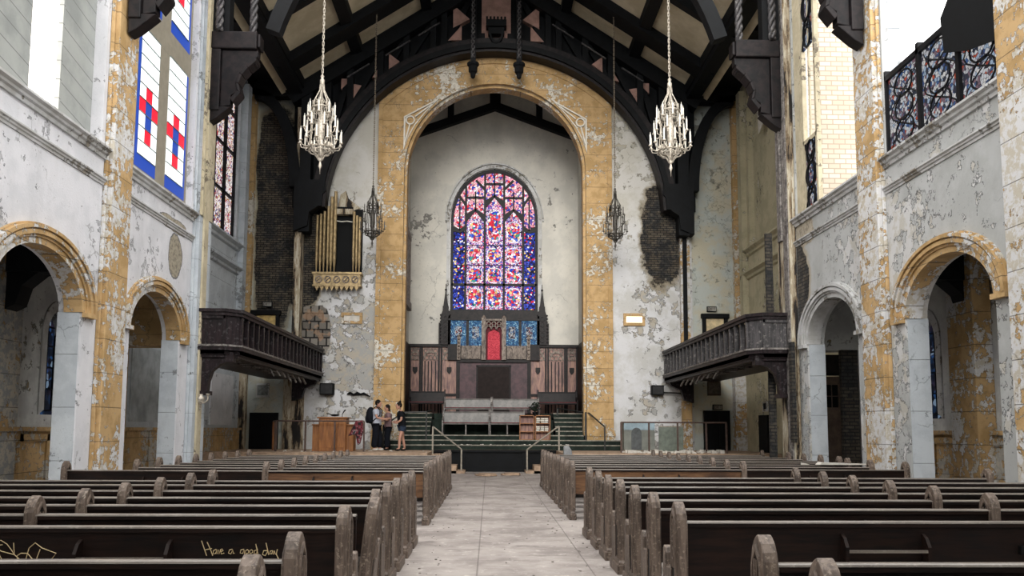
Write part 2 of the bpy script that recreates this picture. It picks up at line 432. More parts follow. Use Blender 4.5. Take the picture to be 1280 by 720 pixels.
def fn_glass(kind):
    def fn():
        v = opos(); x, y, z = sep(v)
        if kind in ('fig', 'blue', 'small'):
            g = gpos(); gx, gy, gz = sep(g)
        sc = {'fig': 11.0, 'blue': 13.0, 'small': 17.0, 'tracery': 12.0, 'pale': 15.0, 'dark': 7.0, 'lowblue': 26.0}[kind]
        vv = vadd(comb(x + y, z, 0.0), comb(rnd()*13, rnd()*7, 0.0))
        vn = voro(vv, sc); r = sep(Sk(vn.outputs['Color']))[0]
        ed = voro(vv, sc, 'DISTANCE_TO_EDGE'); e = Sk(ed.outputs[0])
        lead = 1.0 - ss(e, .02, .07)
        W = C('f3e9f0'); Rr = C('d0283c'); Pk = C('ee9fb0'); B = C('2a44b4'); V = C('5d4fa8'); Y = C('e6c07a'); Nv = C('1a2170'); G = C('3d8f86'); K = C('181528')
        if kind == 'fig':
            A = ramp(r, [(0, Rr), (.2, W), (.36, B), (.5, C('e0556a')), (.62, Y), (.7, Pk), (.82, C('4a6ac8')), (.92, G)])
            vn2 = voro(vv, sc*2.1); r2 = sep(Sk(vn2.outputs['Color']))[0]
            Bb = ramp(r2, [(0, V), (.2, W), (.36, B), (.48, Pk), (.64, Nv), (.76, Rr), (.86, C('c8b4e0'))])
            dx = ab(gx-.5)*2.35; fz = ab(M('FRACT', gz*1.0)-.5)*2.3
            d = M('POWER', M('POWER', dx, 3)+M('POWER', fz, 3), 1/3)
            c = mix(ss(d, .82, .78), Bb, A)
            c = mix(ss(ab(d-.86), .07, .04)*.8, c, W)
        elif kind == 'blue':
            c = ramp(r, [(0, Nv), (.3, B), (.52, K), (.66, C('4a5fd0')), (.78, W), (.84, Y), (.9, Rr), (.95, V)])
        elif kind == 'tracery':
            c = ramp(r, [(0, Pk), (.25, W), (.42, V), (.52, Pk), (.7, Rr), (.8, C('f0c8c0')), (.92, B)])
        elif kind == 'small':
            c = ramp(r, [(0, W), (.3, C('b03848')), (.42, C('e8dcc8')), (.6, C('3a4a80')), (.7, C('f0e6da')), (.85, C('6a2a3a')), (.92, C('c89a50'))])
        elif kind == 'lowblue':
            c = ramp(r, [(0, C('2f587e')), (.3, C('5b86a6')), (.5, C('1f3d62')), (.7, C('8fb4c6')), (.82, C('36648f'))])
        elif kind == 'pale':
            c = ramp(r, [(0, C('b8b9bd')), (.3, C('6f5a64')), (.42, C('8fa0b4')), (.58, C('2b2f3c')), (.72, C('c4c2c0')), (.84, C('a0452f')), (.9, C('34507c'))])
        else:
            c = ramp(r, [(0, C('0c1422')), (.3, C('14253c')), (.55, C('0a0f18')), (.8, C('20406a')), (.93, C('6b7f94'))])
        c = mix(lead, c, (.01,.01,.015))
        r3 = noise(vv, 3.0, 3, .6); c = mix(ss(r3, .5, .7)*.45, c, (.05,.03,.06))
        st = {'fig': .66, 'blue': .6, 'small': .5, 'tracery': .6, 'pale': .4, 'dark': .35, 'lowblue': .55}[kind]
        return dict(col=(.01,.01,.01), rough=.8, spec=.05, emit=c, estr=st)
    return material('stained_glass_'+kind, fn)
G_FIG = fn_glass('fig'); G_BLUE = fn_glass('blue'); G_TR = fn_glass('tracery'); G_SMALL = fn_glass('small'); G_PALE = fn_glass('pale'); G_DARK = fn_glass('dark'); G_LOW = fn_glass('lowblue')
def emis(name, c, s, rough=.5):
    return material(name, lambda: dict(col=c, rough=rough, emit=c, estr=s))
G_W = material('ribbed_clear_glass', lambda: (lambda v: dict(col=(.5,.5,.5), rough=.3, emit=mix(ss(noise(v, 7, 5, .7), .45, .7)*.5, C('e9eeee'), C('a3b5ad')), estr=.8))(wpos()))
G_R = emis('red_glass', C('c41228'), .7); G_B = emis('blue_glass', C('143482'), .6)
M_LEAD = plain('window_lead_black', '111216', .5)

# ================================================================ SETTING
def xs(s, a): return XC + s*a
A_PIL, A_WALL, A_IN, A_OUT = 7.15, 7.30, 7.70, 9.2
BAYS = [(6.85, 10.6), (11.5, 15.25), (16.15, 19.9)]
PILS = [(10.6, 11.5), (15.25, 16.15), (19.9, 20.8)]

fl = MB(); fl.box(-14, 14, -3, 30.8, -.2, 0)
struct(fl.build('floor', M_FLOOR))

for s, nm, mw in ((-1, 'wall_left', M_SL), (1, 'wall_right', M_SR)):
    w = MB()
    for i, (y0, y1) in enumerate(BAYS):
        c = (y0+y1)/2
        ar = arc(c, 3.5, 1.35, .92, 180, 0, 20)
        poly = [(y0, 0), (c-1.35, 0)] + ar + [(c+1.35, 0), (y1, 0), (y1, 6.6), (y0, 6.6)]
        w.prism(poly, 'x', xs(s, A_WALL), xs(s, A_IN))
        hw_, dp_ = (1.75, .45) if s < 0 else (1.83, .14)
        wy0, wy1 = (c-hw_, c+hw_)
        w.prism([(y0, 6.6), (wy0, 6.6), (wy0, 12.3)] + arc(c, 12.3, hw_, 1.0, 180, 0, 12) + [(wy1, 12.3), (wy1, 6.6), (y1, 6.6), (y1, 14.3), (y0, 14.3)], 'x', xs(s, A_WALL), xs(s, A_WALL+dp_))
    struct(w.build(nm, mw))
    # piers behind the pilasters
    p = MB()
    for (y0, y1) in PILS: p.box(xs(s, A_WALL), xs(s, A_IN), y0, y1, 0, 14.3)
    for i, (y0, y1) in enumerate(BAYS):   # block faced jambs
        c = (y0+y1)/2
        p.box(xs(s, A_WALL+.03), xs(s, A_IN+.01), c+1.335, c+1.345, 0, 3.5)
        p.box(xs(s, A_WALL+.03), xs(s, A_IN+.01), c-1.345, c-1.335, 0, 3.5)
    struct(p.build('wall_'+('left' if s < 0 else 'right')+'_pier', MW_PIER))
    # pilasters, each a setting strip of its own
    for k, (y0, y1) in enumerate(PILS):
        m = MB()
        m.box(xs(s, A_WALL), xs(s, A_PIL), y0+.06, y1-.0, 0, 14.3)
        m.box(xs(s, A_WALL), xs(s, A_WALL-.07), y0, y0+.06, 0, 14.3)
        mt = (M_GOLD_L if s < 0 else M_GOLD_R)
        if k == 2: mt = MW_PIER if s < 0 else M_BURNT
        struct(m.build('trim_%d' % (1+k+(3 if s > 0 else 0)), mt, bevel=.015))
    if s > 0:
        m = MB(); m.box(xs(s, A_PIL), xs(s, A_PIL-.03), 20.0, 20.3, .2, 12.5); m.box(xs(s, A_PIL), xs(s, A_PIL-.06), 20.35, 20.62, 6.2, 13.6)
        struct(m.build('trim_22', M_BALEDGE, bevel=.01))
    else:
        m = MB(); m.box(xs(s, A_PIL), xs(s, A_PIL-.05), 20.15, 20.45, 0, 14.0)
        m.box(xs(s, A_PIL), xs(s, A_PIL-.02), 19.9, 20.8, 6.6, 14.2); m.box(xs(s, A_PIL-.01), xs(s, A_PIL-.05), 19.95, 20.05, 6.6, 14.0)
        struct(m.build('trim_23', MW_WIN, bevel=.02))
    # cornices
    for j, (zc, hh) in enumerate(((6.42, .2), (5.93, .13))):
        m = MB()
        for (y0, y1) in BAYS:
            pr = [(0, 0), (.04, .0), (.05, hh*.3), (.09, hh*.4), (.1, hh*.6), (.15, hh*.75), (.15, hh*.95), (.1, hh), (0, hh)]
            if j: pr = [(a*.55, b) for a, b in pr]
            m.prism([(xs(s, A_WALL)-s*a, zc+b) for a, b in pr], 'y', y0, y1)
            if not j:
                m.prism([(xs(s, A_WALL)-s*.12, zc+hh), (xs(s, A_WALL+.44), zc+hh+.1), (xs(s, A_WALL+.44), zc)], 'y', y0, y1)
        struct(m.build('trim_%d' % (7+j+(2 if s > 0 else 0)), M_TRIM))
    # arch mouldings
    for i, (y0, y1) in enumerate(BAYS):
        c = (y0+y1)/2; m = MB()
        N = 28
        def ring(r0, r1, d): m.ribbon(arc(c, 3.5, 1.35+r0, .92+r0*.72, 180, 0, N), arc(c, 3.5, 1.35+r1, .92+r1*.72, 180, 0, N), 'x', xs(s, A_WALL), xs(s, A_WALL-d))
        ring(0, .1, .02); ring(.1, .16, .05); ring(.16, .25, .09); ring(.25, .29, .06); ring(.29, .37, .11); ring(.37, .41, .05)
        m.ribbon(arc(c, 3.5, 1.32, .89, 180, 0, N), arc(c, 3.5, 1.35, .92, 180, 0, N), 'x', xs(s, A_WALL-.02), xs(s, A_IN-.1))
        for q in (-1, 1):
            m.box(xs(s, A_WALL+.02), xs(s, A_WALL-.1), c+q*1.36, c+q*1.72, 3.42, 3.5)
        struct(m.build('trim_%d' % (30+i+(3 if s > 0 else 0)), M_TRIM if (s > 0 and i == 2) else M_GOLD_M))
    # aisle outer wall with lancets, wainscot, ceiling, cross walls
    o = MB()
    X0, X1 = xs(s, A_OUT), xs(s, A_OUT+.35)
    lan = [13.1, 17.65] if s < 0 else [17.65]
    yy = 6.5
    for c in lan:
        o.box(X0, X1, yy, c-.5, 0, 5.1)
        o.prism([(c-.5, 0), (c+.5, 0), (c+.5, 1.75), (c-.5, 1.75)], 'x', X0, X1)
        top = arc(c, 3.4, .5, .6, 180, 0, 10) + [(c+.5, 5.1), (c-.5, 5.1)]
        o.prism(top, 'x', X0, X1)
        yy = c+.5
    o.box(X0, X1, yy, 20.8, 0, 5.1)
    struct(o.build('wall_%s_aisle' % ('left' if s < 0 else 'right'), MW_AISLE))
    for i, c in enumerate(lan):
        wn = MB()
        wn.box(xs(s, A_OUT+.28), xs(s, A_OUT+.3), c-.55, c+.55, 1.7, 4.1)
        W = struct(wn.build('window_%d' % (3+i+(2 if s > 0 else 0)), G_DARK))
        lb = MB()
        for q in (-.42, -.14, .14, .42): lb.box(xs(s, A_OUT+.25), xs(s, A_OUT+.28), c+q-.012, c+q+.012, 1.85, 3.75 if abs(q) < .3 else 3.45)
        for z in (1.85, 2.3, 2.75, 3.2, 3.6): lb.box(xs(s, A_OUT+.25), xs(s, A_OUT+.28), c-.42, c+.42, z-.015, z+.015)
        lb.build('window_bars', M_LEAD, W)
        sp = MB()
        sp.ribbon([(c-.42, 1.85)]+arc(c, 3.4, .42, .5, 180, 0, 12)+[(c+.42, 1.85)], [(c-.62, 1.75)]+arc(c, 3.4, .62, .72, 180, 0, 12)+[(c+.62, 1.75)], 'x', xs(s, A_OUT-.03), xs(s, A_OUT+.27))
        sp.build('window_surround', MW_L if False else M_TRIM, W)
    ap = MB()
    for (y0, y1) in PILS[:2]: ap.box(xs(s, A_OUT), xs(s, A_OUT-(.36 if s > 0 else .12)), y0, y1, 0, 5.0)
    struct(ap.build('trim_%d' % (40 + (s > 0)), M_GOLD_R if s > 0 else M_GOLD_G, bevel=.02))
    cb = MB()
    for (y0, y1) in PILS[:2]:
        cb.box(xs(s, A_IN), xs(s, A_OUT), y0+.2, y1-.2, 4.35, 4.95)
        cb.prism([(xs(s, A_OUT), 4.4), (xs(s, A_OUT-.75), 4.4), (xs(s, A_OUT-.4), 4.1), (xs(s, A_OUT-.3), 3.75), (xs(s, A_OUT), 3.6)], 'y', y0+.25, y1-.25)
    for y in (12.3, 13.4, 14.4, 17.2, 18.2, 19.2): cb.box(xs(s, A_IN), xs(s, A_OUT), y-.08, y+.08, 4.8, 5.0)
    struct(cb.build('ceiling_%s_aisle_beams' % ('left' if s < 0 else 'right'), M_DARK))
    wc = MB()
    wc.box(xs(s, A_OUT), xs(s, A_OUT-.06), 7, 20.3, .0, 1.42)
    for y in (11.6, 12.6, 13.6, 14.6, 16.3, 17.3, 18.3, 19.3):
        wc.box(xs(s, A_OUT-.05), xs(s, A_OUT-.1), y, y+.14, .1, 1.36)
    wc.box(xs(s, A_OUT-.05), xs(s, A_OUT-.1), 7, 20.3, 1.22, 1.36); wc.box(xs(s, A_OUT-.05), xs(s, A_OUT-.1), 7, 20.3, 0, .2)
    wc.box(xs(s, A_OUT), xs(s, A_OUT-.16), 7, 20.3, 1.42, 1.5)
    struct(wc.build('baseboard_%s' % ('left' if s < 0 else 'right'), M_WAIN))
    ac = MB(); ac.box(xs(s, A_IN), xs(s, A_OUT+.35), 6.85, 20.6, 5.0, 5.12)
    ac.box(xs(s, A_IN), xs(s, A_OUT+.35), 6.85, 20.8, 6.3, 6.45)
    struct(ac.build('ceiling_%s_aisle' % ('left' if s < 0 else 'right'), M_DARK2))
    # cross wall at the end of the aisle
    cw = MB()
    cw.box(xs(s, A_IN), xs(s, A_OUT), 20.2, 20.8, 3.45, 5.1)
    cw.box(xs(s, A_OUT-.15), xs(s, A_OUT), 20.2, 20.8, 0, 3.45)
    struct(cw.build('wall_%s_cross' % ('left' if s < 0 else 'right'), M_GOLD_A if s < 0 else MW_AISLE))
    # transept: outer wall, ceiling
    t = MB()
    t.box(X0, X1, 20.8, 31.3, 0, 8.0)
    t.box(X0, X1, 20.8, 26.2, 8, 14.4); t.box(X0, X1, 29.5, 31.3, 8, 14.4); t.box(X0, X1, 26.2, 29.5, 13.6, 14.4)
    t.box(xs(s, A_IN), X1, 20.8, 21.0, 5.1, 14.4)
    struct(t.build('wall_%s_transept' % ('left' if s < 0 else 'right'), MW_CREAM if s > 0 else MW_PIER))
    tcn = MB(); tcn.box(xs(s, A_WALL), X1, 20.8, 31.3, 14.3, 14.5)
    for y in (22.5, 25, 27.5, 30.4): tcn.box(xs(s, A_WALL), X0, y-.15, y+.15, 13.9, 14.3)
    struct(tcn.build('ceiling_%s_transept' % ('left' if s < 0 else 'right'), M_DARK))
    # corner strips on the transept end
    m = MB(); m.box(xs(s, A_OUT), xs(s, A_OUT-.28), 30.45, 30.7, 5.2, 14.0)
    struct(m.build('trim_%d' % (44+(s > 0)), M_GOLD_A))
    # sills of the transept window
    m = MB()
    for z in (7.86, 7.02):
        m.prism([(xs(s, A_OUT), z-.12), (xs(s, A_OUT-.08), z-.08), (xs(s, A_OUT-.1), z), (xs(s, A_OUT-.22), z+.08), (xs(s, A_OUT-.22), z+.14), (xs(s, A_OUT), z+.16)], 'y', 25.6, 30.0)
    m.box(xs(s, A_OUT), xs(s, A_OUT-.2), 29.75, 30.15, 5, 14.0)
    struct(m.build('trim_%d' % (46+(s > 0)), MW_CREAM if s > 0 else MW_PIER))

# transept windows
wn = MB(); wn.box(xs(-1, A_OUT+.2), xs(-1, A_OUT+.22), 26.2, 29.5, 8, 13.6)
W = struct(wn.build('window_7', G_SMALL)); lb = MB()
for y in (26.2, 27.3, 28.4, 29.5): lb.box(xs(-1, A_OUT+.1), xs(-1, A_OUT+.2), y-.05, y+.05, 8, 13.6)
for z in (8.0, 9.6, 11.2, 12.6): lb.box(xs(-1, A_OUT+.12), xs(-1, A_OUT+.2), 26.2, 29.5, z-.04, z+.04)
lb.build('window_bars', M_LEAD, W)
wn = MB(); wn.box(xs(1, A_OUT+.2), xs(1, A_OUT+.26), 26.2, 29.5, 8, 13.6)
struct(wn.build('window_8', MW_CREAM))

# ---- clerestory windows
# left bay 2: coloured grid panels
def grid_panel(y0, y1, z0, z1, side, crosses, xpl):
    m = MB(); cols = 3; bw = .12
    def q(a, b, c, d, mi): m.box(xpl, xpl-.02, a, b, c, d, mi)
    ya, yb = (y0+bw, y1) if side < 0 else (y0, y1-bw)
    zb = z0+.28
    q(y0, y1, z0, zb, 2)
    if side < 0: q(y0, ya, zb, z1, 2)
    else: q(yb, y1, zb, z1, 2)
    nr = max(1, round((z1-zb)/.30)); dz = (z1-zb)/nr; dy = (yb-ya)/cols
    for r in range(nr):
        for c in range(cols):
            mi = 0
            for cr in crosses:
                k = r-cr
                if k == 0 and c == 1: mi = 1
                if k == 1 and c == 1: mi = 2
                if k == 2: mi = 2 if c == 1 else 1
                if k == 3 and c == 1: mi = 1
            q(ya+c*dy, ya+(c+1)*dy, zb+r*dz, zb+(r+1)*dz, mi)
    for r in range(nr+1): m.box(xpl+.02, xpl, ya, yb, zb+r*dz-.008, zb+r*dz+.008, 3)
    for c in range(cols+1): m.box(xpl+.004, xpl, ya+c*dy-.003, ya+c*dy+.003, zb, z1, 3)
    return m
fr = MB(); xg = xs(-1, A_WALL+.2)
Wn = None
fr.box(xg-.06, xg+.05, 16.25, 16.85, 6.6, 13.2); fr.box(xg-.06, xg+.05, 17.92, 18.46, 6.6, 13.2); fr.box(xg-.06, xg+.05, 19.64, 19.8, 6.6, 13.2)
for z0, z1 in ((6.6, 6.85), (9.88, 10.45), (12.9, 13.3)): fr.box(xg-.055, xg+.052, 16.2, 19.83, z0, z1)
W = struct(fr.build('window_1', plain('window_board_taupe', '8f8879', .8, var=.08)))
for (a, b, c, d, sd, cr) in ((16.85, 17.92, 6.85, 9.88, -1, (1,)), (18.46, 19.64, 6.85, 9.88, 1, (1,)), (16.85, 17.92, 10.45, 12.9, -1, (1,)), (18.46, 19.64, 10.45, 12.9, 1, (2,))):
    o = grid_panel(a, b, c, d, sd, cr, xg+.055).build('window_pane', [G_W, G_R, G_B, plain('grid_lead_grey', '6f7874', .6)], W)
# left bay 1: shiplap boards with a gap
bd = MB(); xb = xs(-1, A_WALL+.22)
bd.box(xb-.03, xb, 11.6, 13.05, 6.55, 13.4); bd.box(xb-.03, xb, 13.95, 15.25, 6.55, 13.4)
bd.box(xb-.05, xb+.03, 13.93, 13.98, 6.55, 13.4)
W = struct(bd.build('window_2', M_BOARD))
gl = MB(); gl.box(xb-.34, xb-.32, 12.9, 14.2, 6.4, 13.4); gl.build('window_pane', emis('bright_gap_glazing', C('fff7ee'), 1.6), W)
# right windows: broken tracery
def lattice(m, y0, y1, z0, z1, xp):
    cy = (y0+y1)/2; w = (y1-y0); h = z1-z0
    for k in range(3):
        zc = z0+h*(k+.5)/3
        m.ribbon(arc(cy, zc, w*.28, h*.17, 0, 360, 14), arc(cy, zc, w*.28+.03, h*.17+.03, 0, 360, 14), 'x', xp-.05, xp)
    for q in (-1, 1):
        pts = [(xp-.02, cy+q*w*.45*math.cos(t*PI/6), z0+h*t/12) for t in range(13)]
        m.tube(pts, .022, 5)
def trac_window(idx, y0, y1, ztop, hang):
    xr = xs(1, A_WALL+.08); f = MB()
    n = 3; dy = (y1-y0)/n
    for k in range(n+1): f.box(xr-.06, xr+.06, y0+k*dy-.045, y0+k*dy+.045, 6.6, ztop+.15)
    f.box(xr-.06, xr+.06, y0, y1, 6.6, 6.7); f.box(xr-.06, xr+.06, y0, y1, ztop-.05, ztop+.05)
    for k in range(n): lattice(f, y0+k*dy+.05, y0+(k+1)*dy-.05, 6.75, ztop-.1, xr+.03)
    W = struct(f.build('window_%d' % idx, M_LEAD))
    for k in range(n):
        g = MB(); g.box(xr+.0, xr+.012, y0+k*dy+.05, y0+(k+1)*dy-.05, 6.72, ztop-.05); g.build('window_pane', G_PALE, W)
    return W
trac_window(9, 11.56, 15.2, 8.15, True)
W10 = MB(); xr = xs(1, A_WALL+.08)
W10.box(xr-.05, xr+.05, 18.5, 18.6, 6.6, 13.2); W10.box(xr-.05, xr+.05, 19.3, 19.45, 6.6, 13.2); W10.box(xr-.05, xr+.05, 18.55, 19.35, 8.28, 8.38)
W10.box(xr-.05, xr+.05, 18.45, 19.5, 6.55, 6.68); W10.box(xr-.02, xr+.02, 18.95, 18.99, 8.3, 13.2); W10.box(xr-.04, xr+.04, 19.5, 19.85, 6.55, 13.2)
o = struct(W10.build('window_10', MW_WIN))
g = MB(); g.box(xr, xr+.012, 18.6, 19.3, 6.68, 8.28); g.build('window_pane', G_PALE, o)
g = MB(); g.box(xr, xr+.012, 18.6, 19.3, 10.6, 12.6); g.build('window_pane', G_PALE, o)
g = MB(); lattice(g, 18.6, 19.3, 6.7, 8.28, xr-.01); lattice(g, 18.6, 19.3, 10.6, 12.6, xr-.01); g.build('window_tracery', M_LEAD, o)
# hanging broken pane sheet in bay 1
sh = MB(); sh.prism([(13.04, 7.68), (12.4, 7.42), (11.69, 7.25), (11.6, 8.2), (11.75, 8.9), (12.3, 8.7), (12.75, 8.6), (13.1, 8.3)], 'x', xs(1, A_WALL-.03), xs(1, A_WALL-.005))
o = sh.build('torn_sheet', M_BLK); tag(o, 'ragged black sheet hanging in the broken window on the right, above the coloured panes', 'sheet')

# brick outside face of the transept, seen through the broken windows
for q in (-1, 1):
    eb = MB(); eb.box(xs(q, A_IN), XC+q*10.45, 20.74, 20.8, 6.45, 18)
    struct(eb.build('wall_%s_outside_brick' % ('left' if q < 0 else 'right'), M_EXTB))

# ---- end wall with chancel arch
inner = [(XC-3.4, 0)] + arc(XC, 11.1, 3.4, 3.4, 180, 0, 36) + [(XC+3.4, 0)]
e = MB()
e.prism([(xs(-1, A_OUT+.35), 0)] + inner + [(xs(1, A_OUT+.35), 0), (xs(1, A_OUT+.35), 14.6), (XC+7.3, 14.6), (XC, 19.4), (XC-7.3, 14.6), (xs(-1, A_OUT+.35), 14.6)], 'y', 30.7, 31.2)
struct(e.build('wall_end', M_END))
# gold frame
RC, ZCc = 6.2, 9.3
outer_arc = []
a0 = math.degrees(math.acos(4.38/RC))
outer = [(XC-4.38, 0)] + arc(XC, ZCc, RC, RC, 180-a0, a0, 36) + [(XC+4.38, 0)]
g = MB(); g.ribbon(inner, outer, 'y', 30.6, 30.7)
struct(g.build('trim_12', M_GOLD_A))
g = MB()
inn2 = [(XC-3.3, 0)] + arc(XC, 11.1, 3.3, 3.3, 180, 0, 36) + [(XC+3.3, 0)]
g.ribbon(inn2, [(XC-3.46, 0)] + arc(XC, 11.1, 3.46, 3.46, 180, 0, 36) + [(XC+3.46, 0)], 'y', 30.75, 31.25)
o2 = [(XC-4.2, 0)] + [(XC+(p[0]-XC)*.965, ZCc+(p[1]-ZCc)*.965) for p in outer[1:-1]] + [(XC+4.2, 0)]
g.ribbon(o2, outer, 'y', 30.56, 30.6)
g.ribbon(inner, [(XC-3.5, 0)] + arc(XC, 11.1, 3.5, 3.5, 180, 0, 36) + [(XC+3.5, 0)], 'y', 30.57, 30.6)
for q in (-1, 1): g.box(XC+q*4.12, XC+q*4.44, 30.5, 30.6, .7, 1.45); 
struct(g.build('trim_13', M_GOLD_A))
# tracery spandrels
for q in (-1, 1):
    t = MB(); f = lambda x, z: (XC+q*x, z)
    T = [f(3.36, 13.05), f(3.36, 12.0), f(2.95, 12.95), f(2.35, 13.65), f(1.9, 14.02)]
    T = [f(3.35, 13.5), f(3.35, 12.05), f(2.96, 12.98), f(2.5, 13.55), f(1.95, 13.95)]
    T = [f(3.44, 11.85), f(3.44, 13.15), f(2.1, 13.9), f(2.62, 13.34), f(3.02, 12.82), f(3.28, 12.32)]
    n = len(T); cx = XC+q*3.12; cz = 13.02
    I = [(cx+(p[0]-cx)*.82, cz+(p[1]-cz)*.82) for p in T]
    t.ribbon(I, T, 'y', 30.52, 30.6, closed=True)
    t.ribbon(arc(cx+q*.08, cz+.0, .13, .13, 0, 360, 12), arc(cx+q*.08, cz, .18, .18, 0, 360, 12), 'y', 30.53, 30.6)
    t.bar((cx+q*.1, 30.56, cz-.18), (XC+q*3.38, 30.56, 12.2), .05, .05); t.bar((cx-q*.1, 30.56, cz+.14), (XC+q*2.4, 30.56, 13.65), .05, .05)
    struct(t.build('trim_%d' % (14+(q > 0)), plain('spandrel_white', 'd8d4ca', .8, var=.1)))

# chancel shell
ch = MB(); A3 = 3.57
ch.box(XC-A3-.2, XC-A3, 31.2, 35.2, 0, 16); ch.box(XC+A3, XC+A3+.2, 31.2, 35.2, 0, 16)
win = [(XC-1.88+.0, 4.8)] + arc(XC, 10.3, 1.88, 2.3, 180, 0, 30) + [(XC+1.88, 4.8)]
ch.prism([(XC-A3, 2), ] + [(XC-1.88, 2)] + win[1:-1] + [(XC+1.88, 2), (XC+A3, 2), (XC+A3, 16.9), (XC-A3, 16.9)], 'y', 35.0, 35.4)
ch.box(XC-1.9, XC+1.9, 35.0, 35.4, 1.9, 6.3)
struct(ch.build('wall_chancel', MW_CH))
r = MB(); r.ribbon(arc(XC, 10.3, 1.88, 2.3, 180, 0, 36), arc(XC, 10.3, 2.02, 2.45, 180, 0, 36), 'y', 34.95, 35.0)
r.box(XC-2.02, XC-1.88, 34.95, 35.0, 6.3, 10.3); r.box(XC+1.88, XC+2.02, 34.95, 35.0, 6.3, 10.3)
r.ribbon(arc(XC, 10.3, 2.04, 2.47, 180, 0, 36), arc(XC, 10.3, 2.1, 2.53, 180, 0, 36), 'y', 34.9, 35.0)
struct(r.build('trim_16', M_TRIM))
cc = MB()
for q in (-1, 1):
    cc.add([(XC, 31.2, 16.45), (XC+q*3.9, 31.2, 14.95), (XC+q*3.9, 35.4, 14.95), (XC, 35.4, 16.45), (XC, 31.2, 16.65), (XC+q*3.9, 31.2, 15.15), (XC+q*3.9, 35.4, 15.15), (XC, 35.4, 16.65)],
           [(0,1,2,3),(4,5,6,7),(0,1,5,4),(2,3,7,6),(1,2,6,5)])
struct(cc.build('ceiling_chancel', M_CHCEIL))
cb = MB()
for q in (-1, 1):
    cb.bar((XC, 34.85, 15.3), (XC+q*3.7, 34.85, 13.93), .3, .32, roll=(0,0,1))
    cb.bar((XC, 31.5, 16.3), (XC+q*3.7, 31.5, 14.9), .3, .5, roll=(0,0,1))
    for a in (1.9,): cb.bar((XC+q*a, 31.2, 15.6), (XC+q*a, 35, 15.6), .3, .35); cb.bar((XC+q*a, 34.85, 15.6), (XC+q*a, 34.85, 14.6), .26, .2)
cb.bar((XC, 31.2, 16.3), (XC, 35, 16.3), .46, .5); cb.box(XC-.23, XC+.23, 34.7, 35, 15.3, 16.3)
struct(cb.build('ceiling_chancel_beams', M_DARK))

# ---- stage, steps
pl = MB()
pl.box(-9.0, -1.95, 26.6, 30.7, 0, .74); pl.box(2.35, 9.3, 26.6, 30.7, 0, .74); pl.box(-1.95, 2.35, 29.75, 30.7, 0, .76)
struct(pl.build('floor_platform', [M_LIGHTW]))
pf = MB(); pf.box(-1.95, 2.35, 29.70, 29.75, 0, .70)
for k in range(5): pf.box(-1.95+k*1.04, -1.95+k*1.04+.1, 29.66, 29.71, .05, .7)
pf.box(-1.95, 2.35, 29.62, 29.76, .68, .76); pf.box(-1.95, 2.35, 29.6, 29.72, 0, .1)
struct(pf.build('wall_platform_front', M_DARK))
bs = MB()
for q, xe in ((-1, -1.95), (1, 2.35)):
    for k in range(4):
        x1 = xe - q*.28*(k+1)*1.0
        bs.box(xe, x1, 28.5, 29.6, 0, .74-.185*(k+0)-.0 - .1)
struct(bs.build('floor_side_steps', M_LIGHTW))
for q, xe in ((-1, -1.95), (1, 2.35)):
    pass
stp = [(.93, 29.9), (1.10, 30.25), (1.27, 30.75), (1.43, 31.1), (1.60, 31.4), (1.77, 31.7), (1.93, 32.0), (2.10, 32.3)]
st = MB(); no = MB()
for k, (z, y) in enumerate(stp[:2]):
    st.box(-3.9, 4.75, y, 30.76, .74, z); no.box(-3.9, 4.75, y-.02, y+.03, z-.03, z+.008)
z, y = stp[2]; st.box(XC-A3, XC+A3, y, 35, .74, z); no.box(XC-3.3, XC+3.3, y-.02, y+.03, z-.03, z+.008)
for (z, y) in stp[3:]:
    for a, b in ((XC-A3, -2.2), (2.45, XC+A3)):
        st.box(a, b, y, 35, 1.2, z); no.box(a, b, y-.02, y+.03, z-.03, z+.008)
st.box(-2.2, 2.45, 32.3, 35, 1.2, 1.85); st.box(-2.2, 2.45, 33.3, 35, 1.2, 2.1)
struct(st.build('floor_chancel_steps', M_CARPET)); struct(no.build('trim_17', M_NOSE))

# ---- roof
ZR = 18.93; SL = .654
def rz_(a, off=0): return ZR - SL*a + off
rf = MB()
for q in (-1, 1):
    P = [(XC, ZR), (XC+q*7.9, rz_(7.9)), (XC+q*7.9, rz_(7.9)+.2), (XC, ZR+.2)]
    rf.prism(P, 'y', 21.6, 30.7)
struct(rf.build('ceiling', M_CEIL))
pn = MB()
for q in (-1, 1):
    for a, w, h in ((7.3, .5, .5), (5.15, .38, .45), (2.6, .36, .4)):
        x = XC+q*a; z = rz_(a)
        pn.prism([(x-w/2, z+.2-(SL*q*(-w/2) if 0 else 0)), (x+w/2, z+.2), (x+w/2, z-h*.55-SL*q*w/4), (x-w/2, z-h*.55+SL*q*w/4)], 'y', 21.6, 30.2)
pn.box(XC-.2, XC+.2, 21.6, 30.2, ZR-.5, ZR)
struct(pn.build('ceiling_purlins', M_DARK))
rb = MB()
for y in (22.7, 25.1, 28.1):
    for q in (-1, 1):
        rb.bar((XC, y, ZR-.1), (XC+q*7.6, y, rz_(7.6)-.1), .28 if y < 28 else .8, .45, roll=(0,0,1))
struct(rb.build('ceiling_rafters', M_DARK))

# nave wall plate band above the transept opening
wp = MB()
for q in (-1, 1):
    wp.box(XC+q*7.1, XC+q*7.6, 20.8, 30.7, 13.75, 14.6)
struct(wp.build('ceiling_wall_plate', M_DARK))

